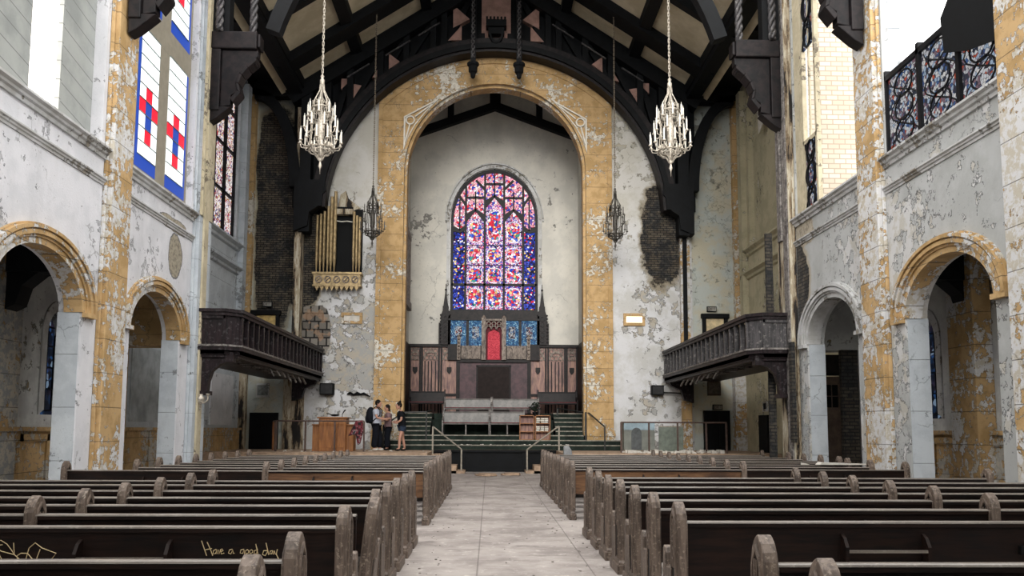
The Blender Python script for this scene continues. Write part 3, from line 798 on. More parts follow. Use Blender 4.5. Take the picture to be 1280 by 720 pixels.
# ---- hammerbeam trusses (thing each)
def truss(y, label, first):
    t = empty('hammerbeam_truss', (XC, y, 9.2), 0, label, 'roof truss', 'hammerbeam trusses carried on the nave walls')
    L = lambda z: z-9.2
    for q in (-1, 1):
        b = MB(); b.box(q*7.12, q*6.0, -.22, .22, L(10.87), L(11.32)); b.box(q*6.0, q*5.92, -.18, .18, L(10.92), L(11.27))
        b.build('hammer_beam', M_DARK2, t, bevel=.03)
        k = MB(); k.box(q*7.12, q*6.88, -.2, .2, L(9.3), L(10.87))
        P = [(q*6.88, L(10.87)), (q*5.98, L(10.87)), (q*5.98, L(10.7)), (q*6.05, L(10.66)), (q*6.02, L(10.5)), (q*6.25, L(10.45)), (q*6.42, L(10.25)), (q*6.5, L(10.0)), (q*6.45, L(9.8)), (q*6.62, L(9.7)), (q*6.62, L(9.45)), (q*6.88, L(9.4))]
        k.prism(P, 'y', -.12, .12)
        k.ribbon(arc(q*5.95, L(9.75), .95, .95, 90, 90+q*-90 if q > 0 else 180, 10) if False else [(q*6.0, L(10.66)), (q*6.25, L(10.45)), (q*6.42, L(10.25)), (q*6.5, L(10.0)), (q*6.45, L(9.8)), (q*6.62, L(9.6))],
                 [(q*6.0, L(10.56)), (q*6.2, L(10.38)), (q*6.34, L(10.2)), (q*6.42, L(9.98)), (q*6.36, L(9.75)), (q*6.55, L(9.5))], 'y', -.2, .2)
        k.prism([(q*7.12, L(9.0)), (q*6.95, L(9.1)), (q*6.6, L(9.4)), (q*7.12, L(9.4))], 'y', -.16, .16)
        k.build('wall_bracket', M_DARK2, t, bevel=.02)
        p = MB(); p.box(q*7.12, q*6.7, -.16, .16, L(11.32), L(14.1)); p.build('wall_post', M_DARK, t)
        for xx in (6.92, 6.15):
            tw = MB(); n = 60
            for ph in (0, 2.1, 4.2):
                pts = [(q*xx+.055*math.cos(ph+i*.55), -.24*(xx > 6.5)+.055*math.sin(ph+i*.55), L(11.32)+i*3.6/n) for i in range(n+1)]
                tw.tube(pts, .05, 5)
            tw.build('twisted_post', M_BALG, t, smooth=True)
        br = MB(); i_ = arc(q*0, L(9.4), 5.75, 6.2, 90-q*72, 90-q*5, 20); o_ = arc(q*0, L(9.4), 6.1, 6.6, 90-q*72, 90-q*5, 20)
        br.ribbon(i_, o_, 'y', -.16, .16); br.build('curved_brace', M_DARK, t)
        ra = MB(); ra.bar((0, 0, L(ZR-.35)), (q*7.0, 0, L(rz_(7.0)-.35)), .4, .5, roll=(0,0,1)); ra.build('rafter', M_DARK, t)
    return t
truss(20.35, 'black hammerbeam roof truss whose bracket heads stand over the balconies', True)
truss(15.7, 'black hammerbeam roof truss nearest the viewer, only its low brackets in view', True)

# ---- end truss
et = empty('arched_truss', (XC, 30.2, 9.3), 0, 'black timber arched truss curving over the yellow chancel arch', 'roof truss')
L = lambda z: z-9.3
b = MB(); b.ribbon(arc(0, 0, 6.2, 6.2, 2, 178, 60), arc(0, 0, 6.72, 6.72, 2, 178, 60), 'y', -.22, .32); b.build('arch_rib', M_DARK2, et)
b = MB(); b.ribbon(arc(0, 0, 6.3, 6.3, 2, 178, 60), arc(0, 0, 6.5, 6.5, 2, 178, 60), 'y', -.32, -.2); b.build('rib_moulding', M_DARK, et)
b = MB()
for q in (-1, 1): b.bar((0, 0, L(ZR-.35)), (q*7.6, 0, L(rz_(7.6)-.35)), .5, .55, roll=(0,0,1))
b.build('rafter', M_DARK, et)
b = MB()
arcp = arc(0, 0, 6.5, 6.5, 3, 177, 40)
b.prism([(6.5, .3)] + arcp[1:-1] + [(-6.5, .3), (-7.5, .3), (-7.5, L(rz_(7.5))), (0, L(ZR)), (7.5, L(rz_(7.5))), (7.5, .3)], 'y', .28, .36)
b.build('infill_board', M_DARK, et)
posts = [1.95, 2.35, 3.35, 4.3, 5.4, 6.2]
for q in (-1, 1):
    for a in posts:
        b = MB(); z0 = math.sqrt(max(0, 6.6**2-a*a)); b.box(q*a-.11, q*a+.11, -.12, .3, z0, L(rz_(a)))
        b.build('truss_post', M_DARK, et)

def zt(a): return L(rz_(a))-.6
def zb(a): return math.sqrt(max(0, 6.7**2-a*a))
for q in (-1, 1):
    for a, c in ((.95, 1.95), (2.35, 3.35), (3.35, 4.3), (4.3, 5.4), (5.4, 6.2)):
        b = MB(); b.bar((q*a, .12, zt(a)), (q*c, .12, zb(c)), .2, .16, roll=(0,1,0)); b.build('diagonal_strut', M_DARK, et)
for q in (-1, 1):
    for tri in (((1.0, 7.55), (1.62, 8.1), (1.62, 7.2)), ((1.3, 6.72), (1.3, 7.3), (1.8, 6.7)), ((3.6, 5.85), (4.0, 6.15), (4.0, 5.55)), ((4.35, 5.25), (4.62, 5.2), (4.35, 5.65)), ((5.0, 4.9), (5.55, 5.0), (5.3, 4.4)), ((5.35, 5.15), (5.75, 4.75), (5.75, 5.15))):
        b = MB(); b.prism([(q*p[0], p[1]) for p in tri], 'y', .02, .285); b.build('pink_infill', M_PINK, et)
    for (p, w) in (((1.55, 8.35), (1.62, .0)),):
        pass
    for a, c, d in ((2.1, 2.9, -.95), (3.2, 4.1, -.95), (4.7, 5.5, -.9)):
        hl = MB(); hl.bar((q*a, -.16, L(rz_(a))+d), (q*c, -.16, L(rz_(c))+d), .05, .05); hl.build('highlight_strip', M_BALG, et)  # paler grey strips stand in for highlight lines along the black chord
for q in (-1, 1):
    b = MB(); b.box(q*.85-.1, q*.85+.1, -.5, -.28, 5.6, 9.3)
    b.lathe([(.02, -.55), (.08, -.5), (.1, -.35), (.16, -.3), (.17, -.1), (.22, -.05), (.22, .05)], (q*.85, -.39, 5.6), 8)
    b.build('pendant_post', M_DARK, et)
    tw = MB()
    for ph in (0, 3.1): tw.tube([(q*.85+.05*math.cos(ph+i*.7), -.52+.03*math.sin(ph+i*.7), 5.8+i*.045) for i in range(50)], .03, 4)
    tw.build('twisted_moulding', M_BALG, et)
b = MB(); b.box(-.55, .55, .1, .284, 6.75, 9); b.build('pink_infill', M_PINK, et)
b = MB(); b.box(-.38, .38, -.4, 0, 7.1, 7.35)
for k in range(6): b.box(-.38+k*.134, -.31+k*.134, -.42, -.3, 7.35, 7.45)
b.ribbon(arc(0, 6.95, .2, .4, 180, 360, 12), arc(0, 6.95, .28, .5, 180, 360, 12), 'y', -.35, -.2); b.box(-.3, .3, -.3, 0, 6.85, 7.1); b.box(-.62, -.42, -.2, .2, 6.6, 6.9); b.box(.42, .62, -.2, .2, 6.6, 6.9)
b.build('crest', M_BLK, et)
for q in (-1, 1):
    b = MB()
    P = [(q*7.3, 1.2), (q*6.2, 1.2), (q*6.15, .8), (q*6.4, .55), (q*6.45, .2), (q*6.75, .0), (q*6.8, -.5), (q*7.3, -.7)]
    b.prism(P, 'y', -.3, .25)
    b.box(q*7.15, q*6.75, -.2, .3, -.7, 5.0)
    if q > 0: b.box(7.12, 6.98, .2, .4, -4.6, -.7)
    b.ribbon(arc(q*8.9, 1.0, 1.75, 3.7, 180 if q > 0 else 0, 90, 14), arc(q*8.9, 1.0, 1.35, 3.3, 180 if q > 0 else 0, 90, 14), 'y', -.1, .2)
    b.box(q*7.1, q*8.9, -.1, .3, 4.4, 5.0)
    b.build('wall_bracket', M_DARK, et)
    b = MB(); pts_ = [(q*7.25, .3), (q*6.5, .3), (q*6.3, .9), (q*6.2, 1.6), (q*5.95, 2.6), (q*5.4, 3.9), (q*5.2, 5.2), (q*7.25, 5.0)]
    b.prism(pts_, 'y', .3, .44); b.build('sooty_board', M_DARK, et)
b = MB(); b.box(-7.3, -7.05, -.05, .45, -4.8, 4.0); b.build('scorched_post', M_BURNT, et)

# ---- chancel window
cw = MB()
xw = lambda px: XC + (px-616.5)/29.6
def zw(py): return 6.5 + (387-py)/29.9*1.035
winp = [(XC-1.86, 6.35)] + arc(XC, 10.3, 1.86, 2.27, 180, 0, 30) + [(XC+1.86, 6.35)]
win2 = [(XC-1.74, 6.45)] + arc(XC, 10.3, 1.74, 2.13, 180, 0, 30) + [(XC+1.74, 6.45)]
cw.ribbon(win2, winp, 'y', 35.02, 35.15)
cols = [-1.74, -1.16, -.36, .44, 1.24, 1.74]
cols = [-1.8, -1.22, -.41, .41, 1.22, 1.8]
for a in cols[1:-1]:
    top = 10.3+2.13*math.sqrt(max(0, 1-(a/1.74)**2))
    cw.box(XC+a-.045, XC+a+.045, 35.02, 35.14, 6.5, top)
cw.box(XC-1.8, XC+1.8, 35.02, 35.14, 7.52, 7.62)
for z_ in (8.42, 9.27): cw.box(XC-1.8, XC+1.8, 35.1, 35.14, z_-.015, z_+.015)
cw.box(XC-1.86, XC+1.86, 34.95, 35.15, 6.1, 6.5)
# pointed heads of the lights
for a, c, z in ((-1.22, -.41, 10.25), (-.41, .41, 10.85), (.41, 1.22, 10.25)):
    m_ = (a+c)/2
    for q in (-1, 1):
        e0 = a if q < 0 else c
        cw.prism([(XC+e0, z), (XC+e0, z+.35), (XC+m_, z+.62), (XC+m_, z+.5)], 'y', 35.03, 35.14)
    cw.box(XC+m_-.03, XC+m_+.03, 35.03, 35.14, z+.5, z+1.9 if abs(m_) < .2 else z+1.35)
    cw.box(XC+a, XC+c, 35.03, 35.14, z+1.05, z+1.13)
for q in (-1, 1):
    cw.prism([(XC+q*1.22, 9.9), (XC+q*1.22, 10.15), (XC+q*1.48, 9.95), (XC+q*1.74, 10.1), (XC+q*1.74, 9.85), (XC+q*1.48, 9.8)], 'y', 35.03, 35.14)
    cw.box(XC+q*1.45, XC+q*1.51, 35.03, 35.14, 9.9, 11.3)
    cw.bar((XC+q*.41, 35.08, 11.7), (XC+q*.8, 35.08, 12.1), .07, .1); cw.bar((XC+q*1.22, 35.08, 11.0), (XC+q*1.5, 35.08, 11.4), .07, .1)
W = struct(cw.build('window_11', M_LEAD))
rows = [6.5, 7.57, 8.42, 9.27, 10.3]
for ci in range(5):
    a, c = cols[ci], cols[ci+1]
    for ri in range(4):
        gmb = MB(); z0, z1 = rows[ri], rows[ri+1]
        if ri == 3: z1 = 10.45 if ci in (1, 3) else (11.05 if ci == 2 else 9.95)
        gmb.box(-(c-a)/2-.0, (c-a)/2+.0, 0, .01, -(z1-z0)/2, (z1-z0)/2)
        o = gmb.build('window_pane', G_FIG if 1 <= ci <= 3 else G_BLUE, W); o.location = (XC+(a+c)/2, 35.17, (z0+z1)/2)
gmb = MB(); gmb.prism([(XC-1.74, 9.95), (XC-1.22, 9.95), (XC-1.22, 10.45), (XC-.41, 10.45), (XC-.41, 11.05), (XC+.41, 11.05), (XC+.41, 10.45), (XC+1.22, 10.45), (XC+1.22, 9.95), (XC+1.74, 9.95)] + arc(XC, 10.3, 1.86, 2.25, 0, 180, 30), 'y', 35.19, 35.2)
gmb.build('window_tracery_pane', G_TR, W)

# ---- chancel panelling (setting: fixed wall lining)
pn = MB(); tr = MB(); Z0, Z1 = 2.1, 4.95
for (a, c) in ((-3.5, -1.42), (1.42, 3.5)):
    pn.box(XC+a, XC+c, 34.9, 35.0, Z0, Z1)
pn2 = MB(); pn2.box(XC-1.42, XC+1.42, 34.75, 34.95, Z0, 4.3)
struct(pn.build('wall_chancel_panelling', M_PANEL)); 
struct(pn2.build('wall_chancel_boarding', M_PANEL2))
fr = MB()
for q in (-1, 1):
    for a in (1.42, 1.52, 2.18, 2.28, 2.98, 3.06, 3.48):
        fr.box(XC+q*a-.035, XC+q*a+.035, 34.83, 34.92, Z0, Z1)
    fr.box(XC+q*1.42, XC+q*3.55, 34.78, 34.95, Z1-.06, Z1+.06); fr.box(XC+q*1.42, XC+q*3.55, 34.84, 34.9, 2.85, 2.95)
    for a in (2.42, 2.58, 2.72, 2.86): fr.box(XC+q*a-.02, XC+q*a+.02, 34.85, 34.9, 2.2, 4.3)
    fr.box(XC+q*1.4, XC+q*1.55, 34.7, 34.9, Z0, 4.3)
    fr.box(XC+q*3.5, XC+q*3.57, 31.4, 34.9, Z0, Z1+.02)
fr.box(XC-1.5, XC+1.5, 34.66, 34.9, 4.24, 4.34)
fr.box(XC-.72, XC-.66, 34.68, 34.8, 2.4, 4.1); fr.box(XC+.66, XC+.72, 34.68, 34.8, 2.4, 4.1); fr.box(XC-.72, XC+.72, 34.68, 34.8, 4.06, 4.14)
struct(fr.build('trim_18', M_DARK2))
tc = MB()
for q in (-1, 1):
    for a, c in ((1.55, 2.15), (2.3, 2.95), (3.08, 3.45)):
        m_ = (a+c)/2; w = (c-a)
        tc.ribbon(arc(XC+q*m_, 4.35, w*.42, .3, 0, 180, 10), arc(XC+q*m_, 4.35, w*.5, .4, 0, 180, 10), 'y', 34.84, 34.9)
        for k in (-1, 0, 1):
            tc.ribbon(arc(XC+q*m_+k*w*.3, 4.74, .07, .07, 0, 360, 8), arc(XC+q*m_+k*w*.3, 4.74, .11, .11, 0, 360, 8), 'y', 34.85, 34.9)
            tc.ribbon(arc(XC+q*m_+k*w*.25, 4.45, .06, .08, 0, 360, 8), arc(XC+q*m_+k*w*.25, 4.45, .09, .12, 0, 360, 8), 'y', 34.85, 34.9)
struct(tc.build('trim_19', M_TRAC))
shd = MB()
for q in (-1, 1):
    for m_ in (1.85, 3.27):
        x = XC+q*m_; shd.prism([(x-.1, 4.05), (x+.1, 4.05), (x+.1, 3.88), (x, 3.75), (x-.1, 3.88)], 'y', 34.86, 34.9)
struct(shd.build('trim_20', M_DARK2))
d = MB(); d.box(XC-.66, XC+.66, 34.7, 34.76, 2.1, 4.06)
for k in range(8): d.box(XC-.66+k*.165, XC-.65+k*.165, 34.69, 34.7, 2.1, 4.06)
struct(d.build('door_1', M_DOOR))

# ---- reredos
rr = empty('reredos', (XC, 34.7, 4.34), 0, 'carved dark oak reredos with pinnacles and red cloth panel under the great window', 'altar screen')
def zR(z): return z-4.34
b = MB(); b.box(-1.85, 1.85, .05, .25, 0, zR(4.95)); b.box(-1.9, 1.9, 0, .28, zR(6.05), zR(6.4)); b.box(-1.9, 1.9, -.05, .1, zR(6.0), zR(6.08))
for x in (-1.86, -1.1, -.42, .42, 1.1, 1.86): b.box(x-.05, x+.05, 0, .2, 0, zR(6.1))
b.build('screen_frame', M_DARK2, rr)
for x0, x1 in ((-1.8, -1.16), (-1.04, -.48), (.48, 1.04), (1.16, 1.8)):
    g = MB(); g.box(x0, x1, .12, .14, zR(4.95), zR(6.0)); o = g.build('glass_panel', G_LOW, rr)
    g = MB(); xm = (x0+x1)/2; g.box(xm-.14, xm+.14, .1, .12, zR(5.25), zR(5.75)); g.build('figure_panel', G_PALE, o)
for x in (-.42, .42):
    p = MB(); p.box(x-.09, x+.09, -.16, .02, 0, zR(6.1)); p.lathe([(.1, 0), (.05, .08), (.0, .12)], (x, -.07, zR(6.1)), 6); p.build('colonnette', M_TRAC, rr)
for x in (-1.45, 1.45):
    p = MB(); p.box(x-.07, x+.07, -.12, 0, 0, zR(5.3))
    for k in range(6): p.ball((x, -.14, .12+k*.15), .05, 6)
    p.ball((x, -.06, zR(5.35)), .06, 6); p.build('carved_post', M_TRAC, rr)
b = MB(); b.box(-.34, .34, .02, .1, 0, zR(6.05)); b.build('niche_back', plain('crimson_side_board', '54101c', .8), rr)
b = MB(); b.box(-.25, .25, -.03, .02, 0.02, zR(5.35)); b.prism([(-.25, zR(5.35)), (.25, zR(5.35)), (.22, zR(5.5)), (0, zR(5.6)), (-.22, zR(5.5))], 'y', -.03, .02)
b.build('red_cloth', material('red_brocade', lambda: dict(col=mix(ss(noise(opos(), 26, 4, .7), .42, .58), C('9c1a30'), C('d24a58')), rough=.8)), rr)
b = MB()
for k in (-1, 0, 1):
    b.ribbon(arc(k*.22, zR(5.62), .08, .12, 0, 180, 8), arc(k*.22, zR(5.62), .12, .2, 0, 180, 8), 'y', -.12, -.02)
    b.ribbon(arc(k*.22, zR(5.86), .06, .06, 0, 360, 8), arc(k*.22, zR(5.86), .1, .1, 0, 360, 8), 'y', -.12, -.02)
b.box(-.36, .36, -.14, 0, zR(5.98), zR(6.05)); b.build('canopy', M_TRAC, rr)
for q in (-1, 1):
    p = MB(); x = q*2.02
    p.box(x-.2, x+.2, .0, .2, zR(4.98), zR(6.2)); p.box(x-.28 if q < 0 else x+.05, x-.05 if q < 0 else x+.28, .05, .2, zR(4.98), zR(5.9))
    p.prism([(x-.2, zR(6.2)), (x+.2, zR(6.2)), (x, zR(6.75))], 'y', .02, .18); p.box(x-.12, x+.12, .0, .16, zR(6.2), zR(6.6))
    p.prism([(x-.1, zR(6.6)), (x+.1, zR(6.6)), (x, zR(7.35))], 'y', .05, .15); p.ball((x, .1, zR(7.3)), .05, 6); p.bar((x, .1, zR(7.2)), (x, .1, zR(7.55)), .025)
    for k in range(9):
        p.ball((x-.2, .02, zR(5.1)+k*.14), .045, 5); p.ball((x+.2, .02, zR(5.1)+k*.14), .045, 5)
    for k in range(5): p.ribbon(arc(x, zR(5.2)+k*.22, .07, .08, 0, 360, 8), arc(x, zR(5.2)+k*.22, .11, .12, 0, 360, 8), 'y', -.04, 0)
    p.build('pinnacle', M_DARK2, rr)
for x0, x1 in ((-1.35, -.55), (.55, 1.35)):
    b = MB(); b.box(x0, x1, -.02, .05, .05, .6)
    for k in range(3): b.ribbon(arc(x0+.14+k*.26, .32, .08, .2, 0, 360, 10), arc(x0+.14+k*.26, .32, .115, .25, 0, 360, 10), 'y', -.06, -.02)
    b.build('carved_frieze', M_TRAC, rr)

# grille on the chancel's left wall
g = empty('organ_grille', (XC-3.55, 33, 6.3), 0, 'dark upright organ grille on the left side wall inside the chancel', 'grille')
b = MB(); b.box(0, .16, -1.2, 1.2, 0, .3); b.box(0, .12, -1.2, 1.2, 2.9, 3.1)
for k in range(9): b.box(.02, .1, -1.15+k*.28, -1.03+k*.28, .3, 2.9+.4*math.sin(k*PI/8))
b.build('grille_bars', M_TRAC, g)
b = MB(); b.box(.001, .03, -1.2, 1.2, .2, 3.0); b.build('grille_back', M_BLK, g)

# ---- organ case on the end wall, left
oc = empty('organ_case', (-5.6, 30.68, 6.6), 0, 'small gilt organ case with brass pipes on the end wall left of the arch', 'organ')
b = MB(); b.box(-.85, .85, -.4, 0, .08, .5); b.box(-.9, .9, -.46, 0, .48, .56); b.box(-.88, .88, -.43, 0, .04, .1)
for k in range(9): b.prism([(-.8+k*.18, .04), (-.64+k*.18, .04), (-.72+k*.18, -.12)], 'y', -.4, -.34)
b.build('gilt_ledge', M_BRASS, oc)
b = MB()
for k in range(5):
    x = -.66+k*.33; b.ribbon(arc(x, .29, .09, .1, 0, 360, 10), arc(x, .29, .13, .14, 0, 360, 10), 'y', -.43, -.4); b.bar((x-.1, -.42, .2), (x+.1, -.42, .38), .03)
b.build('carved_frieze', M_TRAC, oc)
b = MB(); b.box(-.85, .85, -.03, 0, .56, 3.0); b.box(-.1, .5, -.2, -.16, 2.95, 3.05); b.build('case_back', M_BLK, oc)
b = MB(); b.box(-.1, .5, -.3, -.02, 2.75, 2.95); b.prism([(-.1, 2.95), (.5, 2.95), (.75, 3.05), (.3, 3.4), (.2, 3.7), (0, 3.55)], 'y', -.06, 0); b.build('scorched_head_board', M_BURNT, oc)
b = MB(); b.tube([(-.1, -.28, 2.5), (.1, -.28, 2.47), (.3, -.28, 2.49), (.5, -.28, 2.46)], .02); b.build('wire', M_CANDLE, oc)
for k, (x, h) in enumerate(((-.78, 2.7), (-.65, 2.75), (-.52, 2.85), (-.38, 3.05), (-.26, 3.4), (-.13, 3.6), (.56, 2.85), (.67, 2.7), (.78, 2.65))):
    p = MB(); r0 = .05 + .012*(k in (4, 5)); p.lathe([(.015, 0), (r0, .45+.03*k % .1), (r0, h-.56), (r0*.8, h-.56)], (x, -.28, .56), 10)
    p.box(x-.03, x+.03, -.34, -.32, 1.05, 1.11); p.build('organ_pipe', M_BRASS, oc, smooth=False)

# ---- balconies
def balcony(q, label):
    t = empty('balcony', (XC, 20.2, 3.46), 0, label, 'balcony', 'timber balconies along the transepts')
    XI, XO, Yl = 6.25, 7.2, 10.3
    X = lambda a: q*a
    dk = M_BALC if q < 0 else M_BALG
    b = MB(); b.prism([(X(XO+.1), 0.), (X(XI+.28), 0.), (X(XI), .3), (X(XI), Yl), (X(XO+1.0), Yl), (X(XO+1.0), .6), (X(XO+.1), .6)], 'z', -.2, .0)
    b.build('deck', M_BALC, t)
    b = MB()
    for dz, ex in ((-.19, .0), (-.27, -.05), (-.1, .06)):
        b.prism([(X(XO), -ex), (X(XI+.28-ex*.5), -ex), (X(XI-ex), .3-ex*.5), (X(XI-ex), Yl), (X(XI+.2), Yl), (X(XI+.2), .45), (X(XI+.4), .25), (X(XO), .25)], 'z', dz, dz+.09)
    b.build('edge_moulding', M_BALC, t)
    b = MB(); b.prism([(X(XO), -.08), (X(XI+.25), -.08), (X(XI-.08), .27), (X(XI-.08), Yl), (X(XI), Yl), (X(XI), .32), (X(XI+.28), .02), (X(XO), .02)], 'z', -.01, .035); b.build('dusty_ledge', M_BALEDGE, t)
    b = MB(); b.prism([(X(XO), -.08), (X(XI+.25), -.08), (X(XI-.08), .27), (X(XI-.08), Yl), (X(XI+.12), Yl), (X(XI+.12), .4), (X(XI+.32), .15), (X(XO), .15)], 'z', .82, .9)
    b.prism([(X(XO), -.04), (X(XI+.26), -.04), (X(XI-.04), .29), (X(XI-.04), Yl), (X(XI+.08), Yl), (X(XI+.08), .38), (X(XI+.3), .1), (X(XO), .1)], 'z', .74, .82)
    b.build('top_rail', M_BALC, t)
    b = MB(); b.box(X(XI+.28), X(XO), .03, .07, .03, .74); b.prism([(X(XI+.28), .03), (X(XI+.03), .3), (X(XI+.07), .33), (X(XI+.3), .07)], 'z', .03, .74)
    for a in (XI+.3, XI+.9): b.box(X(a-.03), X(a+.03), -.01, .05, .03, .74)
    b.box(X(XI+.28), X(XO), -.01, .05, .66, .74)
    b.build('end_panel', dk, t)
    b = MB(); b.box(X(XI+.16), X(XI+.19), .35, Yl, .03, .74); b.build('side_boarding', M_BLK, t)
    n = 20
    proto = None
    for k in range(n+1):
        y = .42 + (Yl-.5)*k/n
        if proto is None:
            b = MB(); b.box(X(XI-.02), X(XI+.09), -.05, .05, .03, .74); b.box(X(XI-.03), X(XI+.09), -.065, .065, .03, .1)
            proto = b.build('baluster', dk, t, bevel=.008); proto.location = (0, y, 0)
        else:
            c = proto.copy(); COL.objects.link(c); c.location = (0, y, 0); c.parent = t
    for y0 in (.12, Yl-.5):
        b = MB(); P = [(X(7.2), -.15), (X(XI+.12), -.15), (X(XI+.12), -.36), (X(XI+.4), -.42), (X(XI+.6), -.6), (X(XI+.68), -.85), (X(XI+.7), -1.1), (X(7.2), -1.1)]
        if y0 < 1:
            b.prism(P, 'y', y0, y0+.2); b.box(X(XI+.1), X(XI+.32), y0-.02, y0+.22, -.38, -.15); b.box(X(XI+.66), X(7.2), y0-.06, y0+.28, -1.18, -1.08)
        else:
            b.prism([(X(7.2), -.15), (X(XI+.05), -.15), (X(XI+.15), -.4), (X(XI+.5), -.55), (X(XI+.6), -.9), (X(7.2), -1.0)], 'y', y0, y0+.25)
        b.build('bracket', M_BALC, t)
    b = MB(); rr_ = random.Random(3)
    for k in range(12):
        b = MB(); y = 1.5+k*.7; b.bar((X(XI+.1), y, -.16), (X(XI+.9), y+rr_.uniform(-.1, .1), -.2), .08, .1)
        if k > 2 and k < 10: b.bar((X(XI+.2), y, -.18), (X(XI+.1), y+.35, -.42-rr_.random()*.1), .04, .05)
        b.build('joist', M_BALEDGE, t)
balcony(-1, 'dark slatted timber balcony on the left wall of the crossing')
balcony(1, 'greyed slatted timber balcony on the right wall of the crossing')

# sconce under left balcony corner
sc_ = empty('wall_sconce', (-6.92, 20.25, 2.2), 0, 'ornate silver wall sconce on the white pier under the left balcony bracket', 'wall light')
b = MB(); b.lathe([(.01, -.3), (.03, -.24), (.02, -.16), (.07, -.1), (.12, 0), (.05, .05), (.06, .1)], (0, 0, 0), 10); b.build('sconce_body', M_SILVER, sc_, smooth=True)
for q in (-1, 1):
    b = MB(); b.tube([(0, -.05, -.05), (q*.1, -.08, -.12), (q*.2, -.08, -.05), (q*.2, -.08, .06)], .018); b.lathe([(.02, 0), (.05, .04), (.05, .06)], (q*.2, -.08, .05), 8); b.build('sconce_arm', M_SILVER, sc_)

# ---- transept end doors and signs
def end_door(x0, x1, z0, z1, idx, mat=M_BLK):
    d = MB(); d.box(x0, x1, 30.6, 30.7, z0, z1)
    n = 2
    for k in range(n):
        w = (x1-x0)/n; d.box(x0+k*w+.08, x0+(k+1)*w-.08, 30.58, 30.6, z0+.2, z0+.9); d.box(x0+k*w+.08, x0+(k+1)*w-.08, 30.58, 30.6, z0+1.05, z1-.15)
    struct(d.build('door_%d' % idx, mat))
end_door(-8.68, -7.66, .74, 2.05, 2); end_door(7.85, 8.82, .74, 2.2, 3)
for x0, x1, idx in ((-8.7, -7.72, 4), (7.87, 8.8, 5)):
    d = MB(); d.box(x0, x0+.12, 30.55, 30.7, 3.5, 5.65); d.box(x1-.12, x1, 30.55, 30.7, 3.5, 5.65); d.box(x0-.05, x1+.05, 30.52, 30.7, 5.62, 5.78)
    d.box(x0+.12, x1-.12, 30.62, 30.68, 3.5, 4.8)
    o = struct(d.build('door_%d' % idx, M_BLK))
    g = MB(); g.box(x0+.14, x1-.14, 30.64, 30.66, 4.8, 5.6); g.build('door_pane', plain('yellowed_glass' + str(idx), 'c2a667' if idx == 4 else 'cdbb94', .5), o)
def exit_sign(x, y, z, label, w=.36):
    t = empty('exit_sign', (x, y, z), 0, label, 'sign')
    b = MB(); b.box(-w/2, w/2, -.08, 0, 0, .2); b.build('sign_box', M_BLK, t, bevel=.01)
    b = MB(); b.box(-w/2+.03, w/2-.03, -.09, -.08, .03, .17); f = b.build('sign_face', plain('sign_face_dull', '8f8f88', .6), t)
    L_ = MB(); lw = .045; gap = .068; x0 = -1.5*gap
    def ln(x1, z1, x2, z2): L_.bar((x1, -.094, z1), (x2, -.094, z2), .012, .012)
    zb_, zt_ = .055, .145; c = x0-lw/2+.0
    ln(c, zb_, c, zt_); ln(c, zt_, c+lw, zt_); ln(c, .1, c+lw*.8, .1); ln(c, zb_, c+lw, zb_)
    c = x0+gap-lw/2; ln(c, zb_, c+lw, zt_); ln(c, zt_, c+lw, zb_)
    c = x0+2*gap; ln(c, zb_, c, zt_)
    c = x0+3*gap-lw/2; ln(c, zt_, c+lw, zt_); ln(c+lw/2, zb_, c+lw/2, zt_)
    L_.build('sign_letters', plain('exit_letters_dark', '3a1413', .6), t)
exit_sign(8.35, 30.6, 2.22, 'exit sign above the dark door under the right balcony')
exit_sign(8.22, 30.68, 5.86, 'exit sign above the doorway behind the right balcony rail')
exit_sign(-8.15, 30.6, 5.9, 'exit sign above the doorway behind the left balcony rail')
def framed(name, x0, x1, z0, z1, fm, inner, label, cat, y=30.7, inn=.25):
    t = empty(name, ((x0+x1)/2, y, z0), 0, label, cat); w = (x1-x0)/2; h = z1-z0
    b = MB(); b.ribbon([(-w*(1-inn), h*inn), (w*(1-inn), h*inn), (w*(1-inn), h*(1-inn)), (-w*(1-inn), h*(1-inn))], [(-w, 0), (w, 0), (w, h), (-w, h)], 'y', -.08, 0, closed=True); b.build('frame', fm, t)
    b = MB(); b.box(-w*(1-inn), w*(1-inn), -.04, 0, h*inn, h*(1-inn)); b.build('picture' if cat == 'picture' else 'panel', inner, t)
framed('number_board', -5.47, -4.7, 5.32, 5.73, M_GOLD_A, M_PAPER, 'small yellow framed board left of the chancel arch, panel torn', 'board')
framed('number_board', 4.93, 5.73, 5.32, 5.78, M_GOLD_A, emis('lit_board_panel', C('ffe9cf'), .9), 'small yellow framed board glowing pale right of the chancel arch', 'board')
framed('picture', -8.47, -8.02, 2.6, 3.12, M_TRIM, plain('faded_print', '7e8382', .8, var=.4, scale=9), 'pale framed print on the wall under the left balcony', 'picture', inn=.14)
framed('picture', 8.02, 8.5, 2.75, 3.3, plain('brown_frame', '3d2e25', .6), plain('brown_print', '55504a', .8, var=.4, scale=9), 'dark framed print on the wall under the right balcony', 'picture', inn=.14)
def speaker(x, z, w, h, label, arm):
    t = empty('wall_speaker', (x, 30.7, z), 0, label, 'speaker')
    b = MB(); b.box(-w/2, w/2, -.3, -.02, 0, h); b.build('speaker_box', M_BLK, t, bevel=.02)
    b = MB(); b.box(-w/2+.04, w/2-.04, -.31, -.3, .04, h-.04); b.build('speaker_grille', plain('grille_cloth', '2b2c2e', .9), t)
    if arm: b = MB(); b.tube([(w/2, -.1, h*.3), (w/2+.5, -.3, h*.2), (w/2+.8, -.5, h*.1)], .03); b.build('arm', M_IRONB, t)
speaker(-5.9, 2.7, .5, .42, 'black box loudspeaker on the end wall left of the arch', False)
